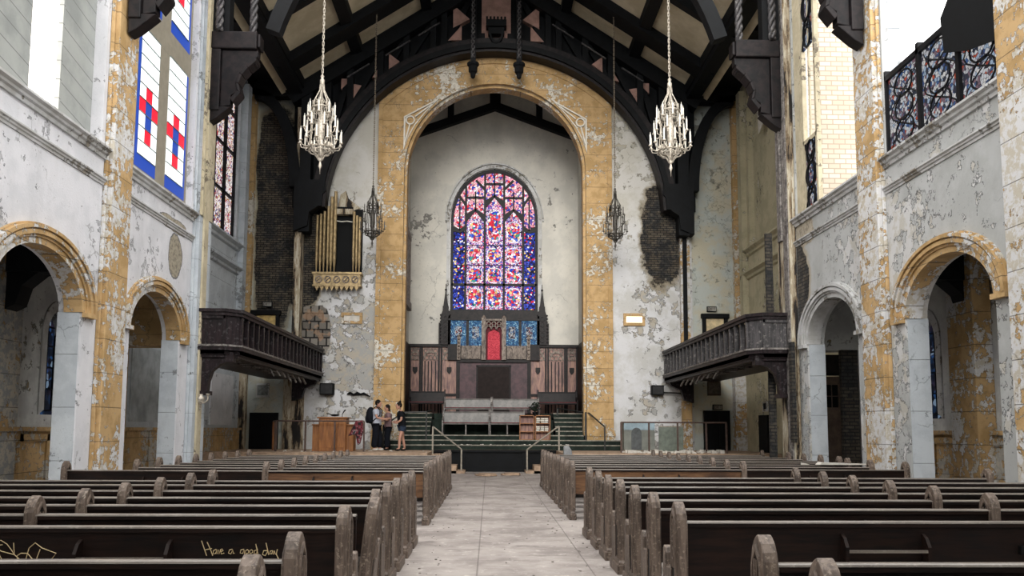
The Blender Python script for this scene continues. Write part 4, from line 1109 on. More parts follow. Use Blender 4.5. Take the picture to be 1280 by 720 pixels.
speaker(6.13, 2.75, .45, .36, 'black box loudspeaker on the end wall right of the arch', True)
# torn plaster graffiti mark
b = MB()
pts = [(0, 0), (.12, .05), (.25, -.02), (.38, .05), (.5, .0), (.62, .04), (.72, -.03), (.85, -.1)]
b.tube([(-5.2+x, 30.63, 2.73+z*.8) for x, z in pts], [.02, .06, .04, .065, .04, .05, .03, .015], 6)
b.build('graffiti_scrawl', M_BLK); tag(bpy.data.objects['graffiti_scrawl'], 'black painted scrawl on the white end wall above the oak console', 'graffiti')

# white sign paper by right transept window
b = MB(); b.prism([(28.1, 12.75), (26.9, 12.95), (26.85, 12.25), (28.05, 11.75)], 'x', 9.28, 9.3)
b.build('window_gap', M_PAPER); tag(bpy.data.objects['window_gap'], 'white sheet of paper high on the boarded right transept window', 'paper')
bpy.data.objects['window_gap'].name = 'loose_paper'

# right aisle doors behind cross wall, burnt brick post
d = MB(); d.box(7.9, 9.35, 22.0, 22.15, 2.95, 3.5); d.box(7.9, 8.3, 22.0, 22.15, 0, 2.95)
struct(d.build('wall_right_partition', M_DARK2))
for i, (x0, x1, mt) in enumerate(((8.32, 8.8, plain('door_grey_paint', '8e9296', .6)), (8.84, 9.32, plain('door_brown_paint', '6f5f55', .6)))):
    d = MB(); d.box(x0, x1, 22.05, 22.1, .02, 2.92); d.box(x0+.07, x1-.07, 22.03, 22.05, .15, .95); d.box(x0+.07, x1-.07, 22.03, 22.05, 1.1, 1.9)
    o = struct(d.build('door_%d' % (6+i), mt))
    g = MB(); g.box(x0+.07, x1-.07, 22.035, 22.05, 2.1, 2.7); g.build('door_pane', M_BLK, o)
    g = MB(); xm = (x0+x1)/2; g.box(xm-.012, xm+.012, 22.02, 22.035, 2.1, 2.7); g.box(x0+.07, x1-.07, 22.02, 22.035, 2.39, 2.41); g.build('glazing_bar', mt, o)
def fn_char():
    v = wpos(); x, y, z = sep(v); c, h = brick_layer(x+y, z, v); return dict(col=mix(.4, c, C('0c0e11')), rough=.8, bump=h, bdist=.03)
M_CHARB = material('charred_brick', fn_char)
b = MB(); b.box(8.55, 8.95, 20.1, 20.25, 0, 3.45); struct(b.build('wall_right_charred_pier', M_CHARB))
b = MB(); b.box(7.0, 7.18, 20.83, 20.9, 0, 6.5); b.box(7.2, 7.29, 19.75, 19.95, 1.2, 3.6); struct(b.build('trim_24', M_CHARB))
# left aisle blank window beyond the cross wall
b = MB(); b.box(-9.06, -9.02, 21.3, 23.5, 1.65, 3.6); struct(b.build('window_12', plain('whitewashed_board', 'a4abae', .8, var=.3, scale=1.5)))
b = MB(); b.box(-9.06, -8.9, 20.8, 30.6, 1.42, 1.5); b.box(-9.06, -8.98, 20.8, 30.6, 0, 1.42)
for k in range(7): b.box(-8.98, -8.94, 21+k*1.4, 21.2+k*1.4, .1, 1.4)
struct(b.build('baseboard_3', M_WAIN))
b = MB(); b.box(-9.05, -8.99, 27.3, 29.6, 1.6, 3.3); struct(b.build('trim_25', MW_L))
# corner pilasters below balconies
b = MB(); b.box(8.95, 9.36, 30.3, 30.7, 0, 4.2); b.box(7.05, 7.4, 30.5, 30.7, 0, 9.3); struct(b.build('trim_26', M_GOLD_R))
b = MB(); b.box(-9.06, -8.8, 30.45, 30.7, 0, 4.2); b.box(-7.5, -6.75, 30.62, 30.7, 0, 4.3); struct(b.build('trim_27', M_BURNT))
# right transept slim door and sign
b = MB(); b.box(9.27, 9.35, 27.85, 28.75, 0, 2.0); struct(b.build('door_8', M_BLK))
t = empty('notice_plate', (9.35, 28.2, 2.12), 0, 'small grey notice plate above the slim door under the right balcony', 'sign')
b = MB(); b.box(-.03, 0, -.25, .25, 0, .35); b.build('plate', M_TRIM, t); b = MB(); b.box(-.045, -.03, -.12, -.02, .08, .28); b.box(-.045, -.03, .02, .12, .08, .28); b.build('plate_mark', M_BLK, t)

# ================================================================ CHANDELIERS
def chandelier_tree(mat, full):
    t = empty('chandelier', (0, 0, 0))
    b = MB()   # local origin at top of body z=0, bottom at -2.45
    b.lathe([(.02, 0), (.05, -.04), (.03, -.1), (.06, -.14), (.06, -.24), (.03, -.28)], (0,0,0), 10)
    n = 8
    for k in range(n):
        an = 2*PI*k/n; c, s_ = math.cos(an), math.sin(an)
        b.tube([(c*r, s_*r, z) for r, z in ((.05, -.26), (.06, -.42), (.14, -.58), (.21, -.72), (.235, -.9))], .016, 5)
        b.tube([(c*.235, s_*.235, -.9), (c*.235, s_*.235, -1.1)], .014, 5)
        an2 = an+PI/n; c2, s2 = math.cos(an2), math.sin(an2)
        b.ribbon([], [], 'y', 0, 0) if False else None
        b.tube([(c*.235, s_*.235, -.62-.28), (c2*.225, s2*.225, -.72), (math.cos(an+2*PI/n)*.235, math.sin(an+2*PI/n)*.235, -.9)], .014, 5)
        b.ball((c2*.2, s2*.2, -.8), .03, 6)
    b.build('crown_cage', mat, t, smooth=True)
    b = MB()
    for r, z, w in ((.25, -.9, .03), (.25, -1.12, .02), (.3, -1.95, .04), (.3, -2.03, .02)):
        b.tube([(r*math.cos(2*PI*k/20), r*math.sin(2*PI*k/20), z) for k in range(21)], w*.7, 5)
    for k in range(20):
        an = 2*PI*k/20; b.bar((.3*math.cos(an), .3*math.sin(an), -1.93), (.3*math.cos(an), .3*math.sin(an), -1.83), .03)
    for k in range(8):
        an = 2*PI*k/8; b.tube([(.25*math.cos(an), .25*math.sin(an), -1.1), (.26*math.cos(an), .26*math.sin(an), -1.5), (.3*math.cos(an), .3*math.sin(an), -1.95)], .013, 5)
    b.build('ring_frame', mat, t)
    b = MB(); b.lathe([(.03, -.28), (.025, -.9), (.05, -1.0), (.1, -1.2), (.1, -1.6), (.05, -1.8), (.04, -2.0), (.07, -2.1), (.05, -2.2)], (0,0,0), 10); b.build('core', mat, t, smooth=True)
    b = MB()
    for k in range(8):
        an = 2*PI*k/8; c, s_ = math.cos(an), math.sin(an)
        b.tube([(c*r, s_*r, z) for r, z in ((.3, -2.0), (.24, -2.08), (.12, -2.12), (.06, -2.22), (.03, -2.25))], .02, 5)
    b.lathe([(.0, -2.2), (.06, -2.2), (.08, -2.24), (.02, -2.29), (.035, -2.36), (.05, -2.4), (.01, -2.5), (.004, -2.62)], (0,0,0), 8)
    b.build('finial', mat, t, smooth=True)
    tiers = [(8, .34, -1.1, 0), (8, .42, -1.45, .39), (12, .52, -1.82, 0)] if full else [(6, .33, -1.1, 0), (6, .4, -1.45, .5), (8, .48, -1.82, 0)]
    for (n, r, z, ph) in tiers:
        pa = pc = None
        for k in range(n):
            an = ph + 2*PI*k/n
            if pa is None:
                a = MB(); a.tube([(.25, 0, z-.04), (.25+(r-.25)*.4, 0, z-.13), (r-.03, 0, z-.1), (r, 0, z)], .014, 5); a.lathe([(.012, -.02), (.05, .0), (.05, .025), (.025, .03)], (r, 0, z), 8)
                pa = a.build('arm', mat, t); pa.rotation_euler = (0, 0, an)
                a = MB(); a.lathe([(.022, .03), (.022, .3), (.01, .31), (.004, .37)], (r, 0, z), 6)
                pc = a.build('candle', M_CANDLE if full else mat, t); pc.rotation_euler = (0, 0, an)
            else:
                for p_ in (pa, pc):
                    c = p_.copy(); COL.objects.link(c); c.parent = t; c.rotation_euler = (0, 0, an)
    return t
def chain(t, z0, z1, mat):
    b = MB(); n = int((z1-z0)/.09)
    for k in range(n):
        z = z0+k*.09; h = .062
        if k % 2: b.tube([(-.02, 0, z-h), (-.02, 0, z+h)], .009, 4); b.tube([(.02, 0, z-h), (.02, 0, z+h)], .009, 4)
        else: b.tube([(0, -.02, z-h), (0, -.02, z+h)], .009, 4); b.tube([(0, .02, z-h), (0, .02, z+h)], .009, 4)
        b.bar((-.02, 0, z+h), (.02, 0, z+h), .012)
    return b.build('chain', mat, t)
c1 = chandelier_tree(M_SILVER, True); chain(c1, .02, rz_(4.4)-10.35-.2, M_SILVER); c1.location = (-4.36, 20.9, 10.55)
tag(c1, 'large pale silver chandelier with white candles hanging on the left side', 'chandelier', 'chandeliers hung from the roof')
c2 = copy_tree(c1); c2.location = (4.62, 20.9, 10.6); tag(c2, 'large silver chandelier with white candles hanging on the right side', 'chandelier')
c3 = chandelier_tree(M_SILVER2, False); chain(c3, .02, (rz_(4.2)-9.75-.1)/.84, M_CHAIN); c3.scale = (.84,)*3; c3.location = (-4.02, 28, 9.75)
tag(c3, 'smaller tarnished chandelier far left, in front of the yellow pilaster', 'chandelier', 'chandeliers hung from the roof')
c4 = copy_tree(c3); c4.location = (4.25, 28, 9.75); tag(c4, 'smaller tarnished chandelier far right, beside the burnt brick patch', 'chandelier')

# ================================================================ PEWS
def end_panel(mb):
    pass
def pew_proto(length, rack=True, orange=False, inner_end=True, rk=.5):
    """origin: near right corner? local x from 0 (first end) to -length; front (+y) faces the altar"""
    t = empty('pew', (0, 0, 0))
    th = .075
    def endp(x, mats=M_PEWEND):
        arch = [(0, .85), (.012, .895), (.038, .935), (.07, .96), (.1, .975), (.13, .96), (.162, .935), (.188, .895), (.2, .85)]
        poly = [(-.02, 0), (-.02, .12), (0, .14)] + arch + [(.2, .52), (.26, .47), (.40, .46), (.41, .56), (.43, .6), (.47, .615), (.5, .59), (.51, .5), (.51, .14), (.53, .12), (.53, 0)]
        b = MB(); b.prism(poly, 'x', x-th/2, x+th/2)
        b.box(x-th/2-.02, x+th/2+.02, -.03, .54, 0, .1)
        e = b.build('end_panel', mats, t, bevel=.008)
        c = MB()
        lan_o = [(.028, .16), (.028, .81), (.05, .87), (.1, .925), (.15, .87), (.172, .81), (.172, .16)]
        lan_i = [(.042, .18), (.042, .80), (.062, .85), (.1, .895), (.138, .85), (.158, .80), (.158, .18)]
        for sx in (-1, 1):
            xx = x+sx*th/2
            c.prism(lan_i, 'x', xx, xx+sx*.003, 0)
            for yy in (.08, .12): c.box(xx, xx+sx*.012, yy-.006, yy+.006, .5, .85, 1)
            c.ribbon(arc(.1, .6, .02, .035, 0, 360, 8), arc(.1, .6, .035, .05, 0, 360, 8), 'x', xx, xx+sx*.014, 1)
            c.ribbon(lan_i, lan_o, 'x', xx, xx+sx*.012, 1)
        c.build('carved_panel', [M_PEWDARK, mats], e)
    if inner_end != 'far': endp(0)
    if inner_end != 'near': endp(-length)
    L0, L1 = (-th/2 if inner_end != 'far' else 0), (-length+th/2 if inner_end != 'near' else -length)
    b = MB(); b.prism([(.07, .42), (.095, .42), (.075, .81), (.05, .81)], 'x', L1, L0)
    b.build('backrest', M_PEWORANGE if orange else M_PEW, t)
    b = MB(); b.prism([(.035, .795), (.035, .822), (.1, .822), (.1, .795)], 'x', L1, L0, 1); b.prism([(.032, .822), (.036, .832), (.05, .838), (.09, .838), (.103, .822)], 'x', L1, L0, 0); b.build('top_rail', [M_RAIL, M_PEW], t)  # thin pale cap carries the painted top highlight over the dark rail
    b = MB(); b.box(L1, L0, .09, .5, .42, .45); b.box(L1, L0, .46, .49, .33, .42); b.build('seat', M_SEAT, t)
    b = MB()
    for k in range(1, int(length/1.2)+1):
        x = -length*k/(int(length/1.2)+1); b.box(x-.02, x+.02, .1, .45, 0, .42)
    b.build('seat_support', M_PEW, t)
    if rack:
        b = MB(); rx0, rx1 = -length*rk-.3, -length*rk+.3
        b.box(rx0, rx1, -.03, .06, .53, .545, 1); b.box(rx0, rx1, -.035, -.02, .53, .548, 1); b.box(rx0, rx1, -.035, -.02, .62, .64, 1)
        for xx in (rx0, rx1): b.prism([(.06, .54), (-.035, .55), (-.04, .66), (.0, .72), (.055, .75)], 'x', xx-.012, xx+.012)
        b.build('book_rack', [M_PEW, M_RAIL], t)
        b = MB(); b.box(-length*.12-.05, -length*.12+.05, .02, .06, .6, .66); b.build('card_holder', M_PEWDARK, t)
    return t
ORD = ['first','second','third','fourth','fifth','sixth','seventh','eighth','ninth','tenth','eleventh','twelfth','thirteenth','fourteenth','fifteenth','sixteenth','seventeenth','eighteenth','nineteenth','twentieth']
lrows = [20.9, 19.96, 19.02, 18.08, 17.14, 16.2, 15.26, 14.32, 13.37, 10.81, 10.03, 9.12, 8.25, 7.45, 6.65, 5.86, 4.38, 3.6]
rrows = [21.95, 20.98, 20.0, 19.03, 18.05, 17.08, 16.1, 15.13, 14.15, 11.71, 10.75, 9.87, 8.95, 8.06, 7.15, 6.2, 4.27, 3.5]
HAG = None
def lay(rows, side):
    global HAG
    s = 1 if side == 'right' else -1
    xi, xm = (1.39, 4.28) if s > 0 else (-.99, -3.5)
    protos = {}
    for i, y in enumerate(rows):
        far = i <= 8
        for blk in ('inner', 'outer'):
            if blk == 'inner': a, b_ = xi, xm
            else:
                a = xm; b_ = (7.15 if s > 0 else -6.1) if far else (7.0 if s > 0 else -6.6)
                if i == 8: b_ = 7.05 if s > 0 else -6.6
                if far and i < 8 and s < 0: b_ = -5.9
                if 11.0 < y < 11.6 or 15.1 < y < 16.3: b_ = min(abs(b_), 6.9 if s > 0 else 6.7)*s
            ln = abs(b_-a) - (.0 if blk == 'inner' else .045)
            key = (blk, round(ln, 2), i == 8)
            xr = max(a, b_) if s > 0 else a
            if s > 0: xr = b_
            if blk == 'outer' and s < 0: xr = a-.045
            if key not in protos:
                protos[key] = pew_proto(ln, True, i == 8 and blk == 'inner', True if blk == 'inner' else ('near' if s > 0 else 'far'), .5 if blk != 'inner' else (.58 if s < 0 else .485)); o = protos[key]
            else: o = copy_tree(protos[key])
            o.location = (xr, y-.1, 0)
            word = {0: 'front pew', len(rows)-1: 'rearmost pew in view'}.get(i, ORD[i]+' pew back from the platform')
            if blk == 'inner': lb = 'dark oak pew beside the central aisle on its %s, %s' % (side, word)
            else: lb = 'dark oak pew reaching the %s arcade, %s' % (side, word)
            if i == 8 and blk == 'inner': lb = 'bleached brown-backed pew at the cross gap, %s of the aisle' % side
            if i == 8 and blk == 'outer': lb = 'dark pew at the cross gap next to the %s arcade' % side
            if s < 0 and i == 15 and blk == 'inner': lb = 'dark pew with yellow handwriting Have a good day on its back'; HAG = o
            if s < 0 and i == 15 and blk == 'outer': lb = 'dark pew with yellow scribble on its back, left of the written pew'; HAG2 = o
            tag(o, lb, 'pew', 'pews in rows either side of the aisle')
            if s < 0 and i == 14 and blk == 'inner':
                lean = [c for c in o.children if c.name.startswith('end_panel')][0]
                lean.rotation_euler = (0, math.radians(6), 0); o['label'] = 'dark pew left of the aisle whose aisle end leans over, behind the written pew'
lay(lrows, 'left'); lay(rrows, 'right')

# handwriting on the pew back (strokes)
def scrawl(t, strokes, name, yfun=None, r=.0032):
    b = MB()
    for st_ in strokes:
        b.tube([p for p in st_], r, 4)
    return b.build(name, plain('yellow_paint_'+name, 'c9b48a', .7, var=.1), t)
def pxw(px, py, Yb=5.80):   # measured spots on the pew back -> metres
    return ((px-612)*Yb/1047-.0+.0, 0, 1.5-(py-536)*Yb/1047)
HP = HAG.location
def Z8(x, y): # zoom coordinates of the close-up of the writing
    X, _, Z = pxw(240+x/5.818, 650+y/5.818)
    return (X-HP.x, .052-.0, Z)
W_ = [[(125,135),(150,200),(165,240)], [(165,145),(185,185),(208,240)], [(150,200),(200,190)],
      [(232,195),(212,205),(210,228),(228,225),(235,198),(238,228)], [(245,198),(252,228),(262,195)], [(265,212),(280,205),(272,192),(262,205),(268,228),(288,222)],
      [(345,195),(325,200),(318,222),(335,228),(348,200),(352,225),(362,222)],
      [(425,195),(405,200),(400,222),(418,225),(426,198),(434,245),(424,268),(402,262)], [(450,198),(436,208),(442,228),(458,222),(460,205),(450,198)], [(478,198),(466,208),(470,226),(486,220),(488,204),(478,198)], [(520,200),(500,205),(498,226),(515,226),(522,200),(508,158),(525,228)],
      [(590,205),(565,205),(558,232),(578,240),(594,210),(580,150),(602,235)], [(628,205),(612,208),(608,228),(622,228),(630,205),(634,232)], [(640,205),(648,230),(660,228)], [(662,195),(655,230),(672,262),(680,290)]]
scrawl(HAG, [[Z8(*p) for p in s_] for s_ in W_], 'graffiti')
for c in HAG.children:
    if c.name.startswith('graffiti'): c['label'] = 'yellow handwriting Have a good day'
lo = [o for o in bpy.data.objects if o.get('label') == 'dark pew with yellow scribble on its back, left of the written pew'][0]
def Z7(x, y):
    X, _, Z = pxw(x/6.4, 640+y/6.4); return (X-HP.x, .052, Z)
S_ = [[(0,245),(80,210),(100,280),(150,360),(40,400)], [(0,290),(60,260),(145,245)], [(90,230),(130,210),(180,240),(220,290),(240,320),(140,295),(95,265)], [(230,230),(240,320)],
      [(240,320),(300,370),(345,408)], [(320,400),(350,270),(395,230),(450,270),(560,310),(520,365),(485,400)], [(435,280),(405,375)], [(262,330),(290,310),(340,310),(405,380),(490,365),(540,400)], [(262,330),(265,350),(300,375),(240,400)], [(180,355),(190,400)], [(0,190),(40,192)]]
scrawl(HAG, [[Z7(*p) for p in s_] for s_ in S_], 'graffiti')
lo['label'] = 'dark pew reaching the left arcade, behind the written one, sixteenth from the platform'

# ================================================================ CHANCEL FURNITURE
def bench(x0, x1, y, z, hb, label, posts=2, seatz=.42, mat=M_LINO):
    t = empty('choir_bench', ((x0+x1)/2, y, z), 0, label, 'bench', 'choir benches on the chancel tiers'); w = (x1-x0)/2
    b = MB(); b.prism([(0, seatz-.03), (-.45, seatz-.03), (-.45, seatz+.02), (0, seatz+.02)], 'x', -w, w); b.build('seat', mat, t)
    b = MB(); b.box(-w, w, -.46, -.02, seatz+.02, seatz+.05); b.build('cushion', M_RED, t)
    b = MB(); b.prism([(.0, seatz+.05), (.04, seatz+.05), (.12, hb), (.06, hb)], 'x', -w, w); b.box(-w, w, .04, .14, hb-.03, hb+.02); b.build('backrest', mat, t)
    for k in range(posts):
        x = -w + 2*w*k/(posts-1); e = MB(); e.prism([(-.46, 0), (.14, 0), (.14, hb+.06), (.08, hb+.1), (.0, hb+.05), (-.06, seatz+.25), (-.46, seatz+.1)] if k in (0, posts-1) else [(-.42, 0), (.06, 0), (.06, seatz-.03), (-.42, seatz-.03)], 'x', x-.025, x+.025)
        e.build('bench_end' if k in (0, posts-1) else 'leg', M_DARK2 if mat != M_LINO else M_BALEDGE, t)
bench(-3.2, -1.82, 33.9, 2.1, .88, 'dark choir bench at the rear left of the chancel', 2, mat=M_DARK2)
bench(1.95, 3.5, 33.9, 2.1, .88, 'dark choir bench at the rear right of the chancel', 2, mat=M_DARK2)
bench(-1.75, .06, 32.75, 1.85, .8, 'grey choir bench in the middle tier, left half', 2)
bench(.1, 1.9, 32.75, 1.85, .8, 'grey choir bench in the middle tier, right half', 2)
bench(-1.75, -.02, 31.75, 1.27, .86, 'grey choir bench in the front tier, left half', 3)
bench(.02, 1.3, 31.75, 1.27, .86, 'grey choir bench in the front tier, beside the bookshelves', 3)
def bookshelf(x0, x1, label, full):
    y, z = 30.45, .93+.17
    z = 1.1
    y = 30.5
    t = empty('bookcase', ((x0+x1)/2, y, z), 0, label, 'bookcase', 'open bookcases in the chancel'); w = (x1-x0)/2; H = .9
    b = MB(); b.box(-w, -w+.03, -.12, .12, 0, H); b.box(w-.03, w, -.12, .12, 0, H); b.box(-w, w, -.12, .12, H-.03, H); b.box(-w, w, -.12, .12, 0, .03)
    b.build('case', M_OAKL, t); b = MB(); b.box(-w+.03, w-.03, .1, .12, .03, H-.03); b.build('back', M_PANEL, t)
    for zz in (.3, .6): b = MB(); b.box(-w+.03, w-.03, -.12, .1, zz-.012, zz+.012); b.build('shelf', M_OAKL, t)
    return t
bookshelf(1.08, 1.62, 'empty open oak bookcase in front of the choir benches', False); bookshelf(1.65, 2.2, 'open oak bookcase stuffed with books and papers, right of the empty one', True)
rb_ = random.Random(5)
pal = ['cfc8b8', 'b8ae9c', '8c7f70', 'd8d4cc', '9aa09c', '7a5c4c']
mats = [plain('book_cover_%s' % h, h, .8, var=.1) for h in pal]
bi = 0
for sh_, zz in (('top shelf', .62), ('middle shelf', .32)):
    zc = 1.1+zz
    for k in range(9):
        col_, row = k % 3, k//3
        xx = 1.7+.05+col_*.15; z0 = zc+row*.065
        b = MB(); b.box(-.065, .065, -.09, .08, 0, .05)
        o = b.build('book', mats[rb_.randrange(6)]); o.location = (xx+rb_.uniform(-.008, .008), 30.48, z0); o.rotation_euler = (0, 0, rb_.uniform(-.1, .1))
        p = MB(); p.box(-.06, .06, -.094, -.09, .01, .04); p.build('page_block', M_PAPER, o)
        tag(o, 'loose book stacked on the %s of the full bookcase, %s pile, %s' % (sh_, ('left', 'middle', 'right')[col_], ('bottom', 'middle', 'top')[row]), 'book', 'books stacked in the bookcase')
pt = empty('withered_plant', (1.72, 31.9, 2.15), 0, 'dark withered plant lying on the front bench beside the bookcases', 'plant')
b = MB(); rp = random.Random(9)
for k in range(60):
    an = rp.uniform(0, 2*PI); r_ = rp.uniform(.1, .3); h = rp.uniform(.05, .35)
    p0 = Vector((0, 0, 0)); p1 = Vector((math.cos(an)*r_, math.sin(an)*r_*.5, h))
    b.tube([p0, p1*.6+Vector((0, 0, .05)), p1], [.008, .008, .002], 4)
    s_ = Vector((-math.sin(an), math.cos(an), .3))*.04; b.add([p1-s_, p1+Vector((0, 0, .05)), p1+s_, p1-Vector((0, 0, .03))], [(0, 1, 2, 3)])
b.build('foliage', plain('withered_leaf', '1d241d', .9), pt); b = MB(); b.lathe([(.07, -.2), (.1, -.02), (.09, 0)], (0, 0, 0), 10); b.build('pot', M_BLK, pt)

# ---- handrails
def rail(name, pts, posts, label, mat=M_IRON, r=.028, pr=.026, cat='railing', sq=None):
    t = empty(name, (pts[0][0], pts[0][1], posts[0][2]), 0, label, cat); o0 = Vector(t.location)
    b = MB(); b.tube([Vector(p)-o0 for p in pts], r, 6); b.build('top_rail', mat, t)
    for (x, y, z0, z1) in posts:
        p = MB(); v0 = Vector((x, y, z0))-o0; v1 = Vector((x, y, z1))-o0
        p.bar(v0, v1, pr*2); p.build('post', sq if (sq and (x, y, z0, z1) in posts[:1]) else mat, t)
    return t
zt_ = 1.73
lr = rail('platform_railing', [(-7.5, 29.4, zt_), (-6.95, 27.6, zt_), (-4.1, 27.6, zt_)], [(-7.5, 29.4, .74, zt_), (-6.95, 27.6, .74, zt_), (-7.2, 28.5, .74, zt_), (-6.0, 27.6, .74, zt_), (-5.05, 27.6, .74, zt_), (-4.1, 27.6, .74, zt_)], 'brown iron railing along the left side platform', sq=M_OAKL)
b = MB(); b.bar((0, -1.78, -.9+.05), (0, 0, -.85), .03); b.build('stair_stringer', M_IRONB, lr)
rail('platform_railing', [(4.7, 29.2, zt_), (4.33, 27.6, zt_), (7.15, 27.6, zt_), (7.65, 27.0, zt_)], [(4.7, 29.2, .74, zt_), (4.33, 27.6, .74, zt_), (5.25, 27.6, .74, zt_), (6.2, 27.6, .74, zt_), (7.15, 27.6, .74, zt_), (7.65, 27.0, .74, zt_)], 'brown iron railing along the right side platform', sq=M_OAKL)
rail('stair_handrail', [(-1.93, 28.7, 1.57), (-.95, 28.7, .8)], [(-1.93, 28.7, .64, 1.57), (-.95, 28.7, 0, .8)], 'steel handrail of the little stair left of the aisle end', M_STEEL)
rail('stair_handrail', [(2.37, 28.7, 1.6), (1.28, 28.7, .8)], [(2.37, 28.7, .64, 1.6), (1.28, 28.7, 0, .8)], 'steel handrail of the little stair right of the aisle end', M_STEEL)
rail('chancel_handrail', [(2.6, 32.2, 2.3), (3.45, 30.9, 2.12), (3.62, 30.5, 2.08), (4.1, 30.0, 1.6)], [(3.5, 30.6, 1.1, 2.1), (2.6, 32.2, 2.0, 2.3), (4.1, 29.85, .74, 1.6)], 'black iron handrail at the right chancel steps', M_IRONB)
rail('chancel_handrail', [(-2.25, 32.2, 2.2), (-2.3, 30.6, 2.1), (-3.1, 30.5, 2.08), (-3.75, 29.8, 1.6)], [(-2.3, 30.6, 1.1, 2.1), (-3.75, 29.8, .74, 1.6)], 'black iron handrail at the left chancel steps behind the people', M_IRONB)

# ---- oak console
oc = empty('oak_console', (-5.2, 28.3, .74), 0, 'pale varnished oak organ console on the left platform', 'console')
b = MB(); b.box(-.45, .45, -.35, .3, 0, 1.08); b.build('carcass', M_OAKL, oc, bevel=.015)
for q in (-1, 1): b = MB(); b.box(q*.45, q*.68, -.2, .35, 0, .85); b.build('side_case', M_OAKL, oc, bevel=.01)
b = MB(); b.box(-.5, .5, -.4, .35, 1.08, 1.13); b.box(-.7, .7, -.24, .38, .85, .89); b.build('top_board', M_OAKL, oc, bevel=.01)
for k in range(4): b = MB(); x = -.33+k*.22; b.box(x-.09, x+.09, -.365, -.35, .12, .98); b.build('fielded_panel', M_OAKL, oc, bevel=.008)
t = empty('microphone', (-5.25, 28.2, 1.87), 0, 'flat black desk microphone lying on the oak console', 'microphone'); b = MB(); b.tube([(-.2, 0, .12), (-.1, 0, .1), (0, 0, .06)], .015); b.build('gooseneck', M_BLK, t)
b = MB(); b.ball((.08, 0, .06), .09, 8, sc=(1.6, .6, .45)); b.build('base', M_BLK, t)
t = empty('microphone', (-4.92, 28.2, 1.87), 0, 'gooseneck microphone standing at the right of the oak console', 'microphone'); b = MB(); b.tube([(0, 0, 0), (.0, 0, .1), (.06, 0, .2), (.1, 0, .24)], [.012, .012, .02, .025]); b.build('gooseneck', M_BLK, t)

# bag on the rail
bg = empty('hanging_coat', (-4.25, 27.52, 1.75), 0, 'red and black patterned coat hung over the left platform railing', 'coat')
b = MB(); b.prism([(-.1, 0), (.12, .02), (.14, -.35), (.05, -.75), (-.04, -.8), (-.1, -.45), (-.34, -.5), (-.2, -.2)], 'y', -.06, .06); b.build('cloth', material('red_black_plaid', lambda: dict(col=ramp(noise(opos(), 9, 4, .6), [(0, C('17181c')), (.45, C('6a1f2c')), (.56, C('9b8f90')), (.6, C('2a2a30'))]), rough=.9)), bg, bevel=.03)

# right platform panels
t = empty('grey_cabinet', (5.1, 28.4, .76), 0, 'pale grey cabinet with a rounded arch panel behind the right railing', 'cabinet')
b = MB(); b.box(-.55, .5, 0, .5, .03, .98); b.build('body', M_GREYPANEL, t, bevel=.01)
b = MB(); b.prism([(-.3, .06), (.05, .06), (.05, .6)] + arc(-.125, .6, .175, .2, 0, 180, 10), 'y', -.02, 0); b.build('arched_panel', plain('dark_grey_arch', '54585a', .7), t)
b = MB(); b.box(-.55, .5, -.005, 0, .72, .97); b.build('top_panel', M_BLUEG, t)
t = empty('green_board', (6.2, 28.6, .76), 0, 'flat grey-green board leaning behind the right railing', 'board')
b = MB(); b.box(-.42, .42, 0, .05, 0, .82); b.build('board', plain('grey_green_board', '6f786f', .7), t); b = MB(); b.box(-.42, .42, -.01, .06, .82, .86); b.build('edge_strip', M_STEEL, t)
b = MB(); rd = random.Random(4)
for k in range(110):
    x = rd.uniform(4.4, 7.6); y = rd.uniform(26.8, 28.1); s_ = rd.uniform(.02, .07)
    b.box(x-s_, x+s_, y-s_, y+s_, .74, .74+s_*rd.uniform(.6, 1.6))
for k in range(60):
    x = rd.uniform(-7, 3); y = rd.uniform(29.85, 30.2) if x > -1.9 else rd.uniform(27, 29.5); z = .93 if y > 29.8 else .74; s_ = rd.uniform(.01, .035)
    b.box(x-s_, x+s_, y-s_, y+s_, z, z+s_*.8)
b.build('plaster_rubble', M_PAPER); tag(bpy.data.objects['plaster_rubble'], 'white plaster crumbs strewn over the platforms', 'rubble', kind='stuff')
b = MB()
for k in range(260):
    x = rd.choice([rd.uniform(-.9, -.5), rd.uniform(-.9, 1.25), rd.uniform(.9, 1.3)]); y = rd.uniform(8, 28.5); s_ = rd.uniform(.004, .014)
    b.box(x-s_, x+s_, y-s_, y+s_, 0, s_*.8)
b.build('floor_debris', plain('grey_chips', '8f8882', .9, var=.4, scale=3)); tag(bpy.data.objects['floor_debris'], 'chips of plaster and wood scattered along the aisle floor', 'debris', kind='stuff')
# boards at aisle end
for k, (x, y, w, d_, rz, lb) in enumerate(((-.12, 27.1, .34, .5, .2, 'left of two torn floor tiles lying at the aisle end'), (.68, 27.5, .34, .4, -.15, 'right of two torn floor tiles lying at the aisle end'))):
    b = MB(); P = [(w*math.cos(t_*PI/4+.2)*(1+.15*math.sin(3*t_)), d_*math.sin(t_*PI/4+.2)) for t_ in range(8)]
    b.prism(P, 'z', .01, .05); b.prism([(p[0]*.8+.05, p[1]*.8) for p in P], 'z', .05, .075)
    o = b.build('torn_tile', M_LIGHTW); o.location = (x, y, 0); o.rotation_euler = (0, 0, rz); tag(o, lb, 'tile')
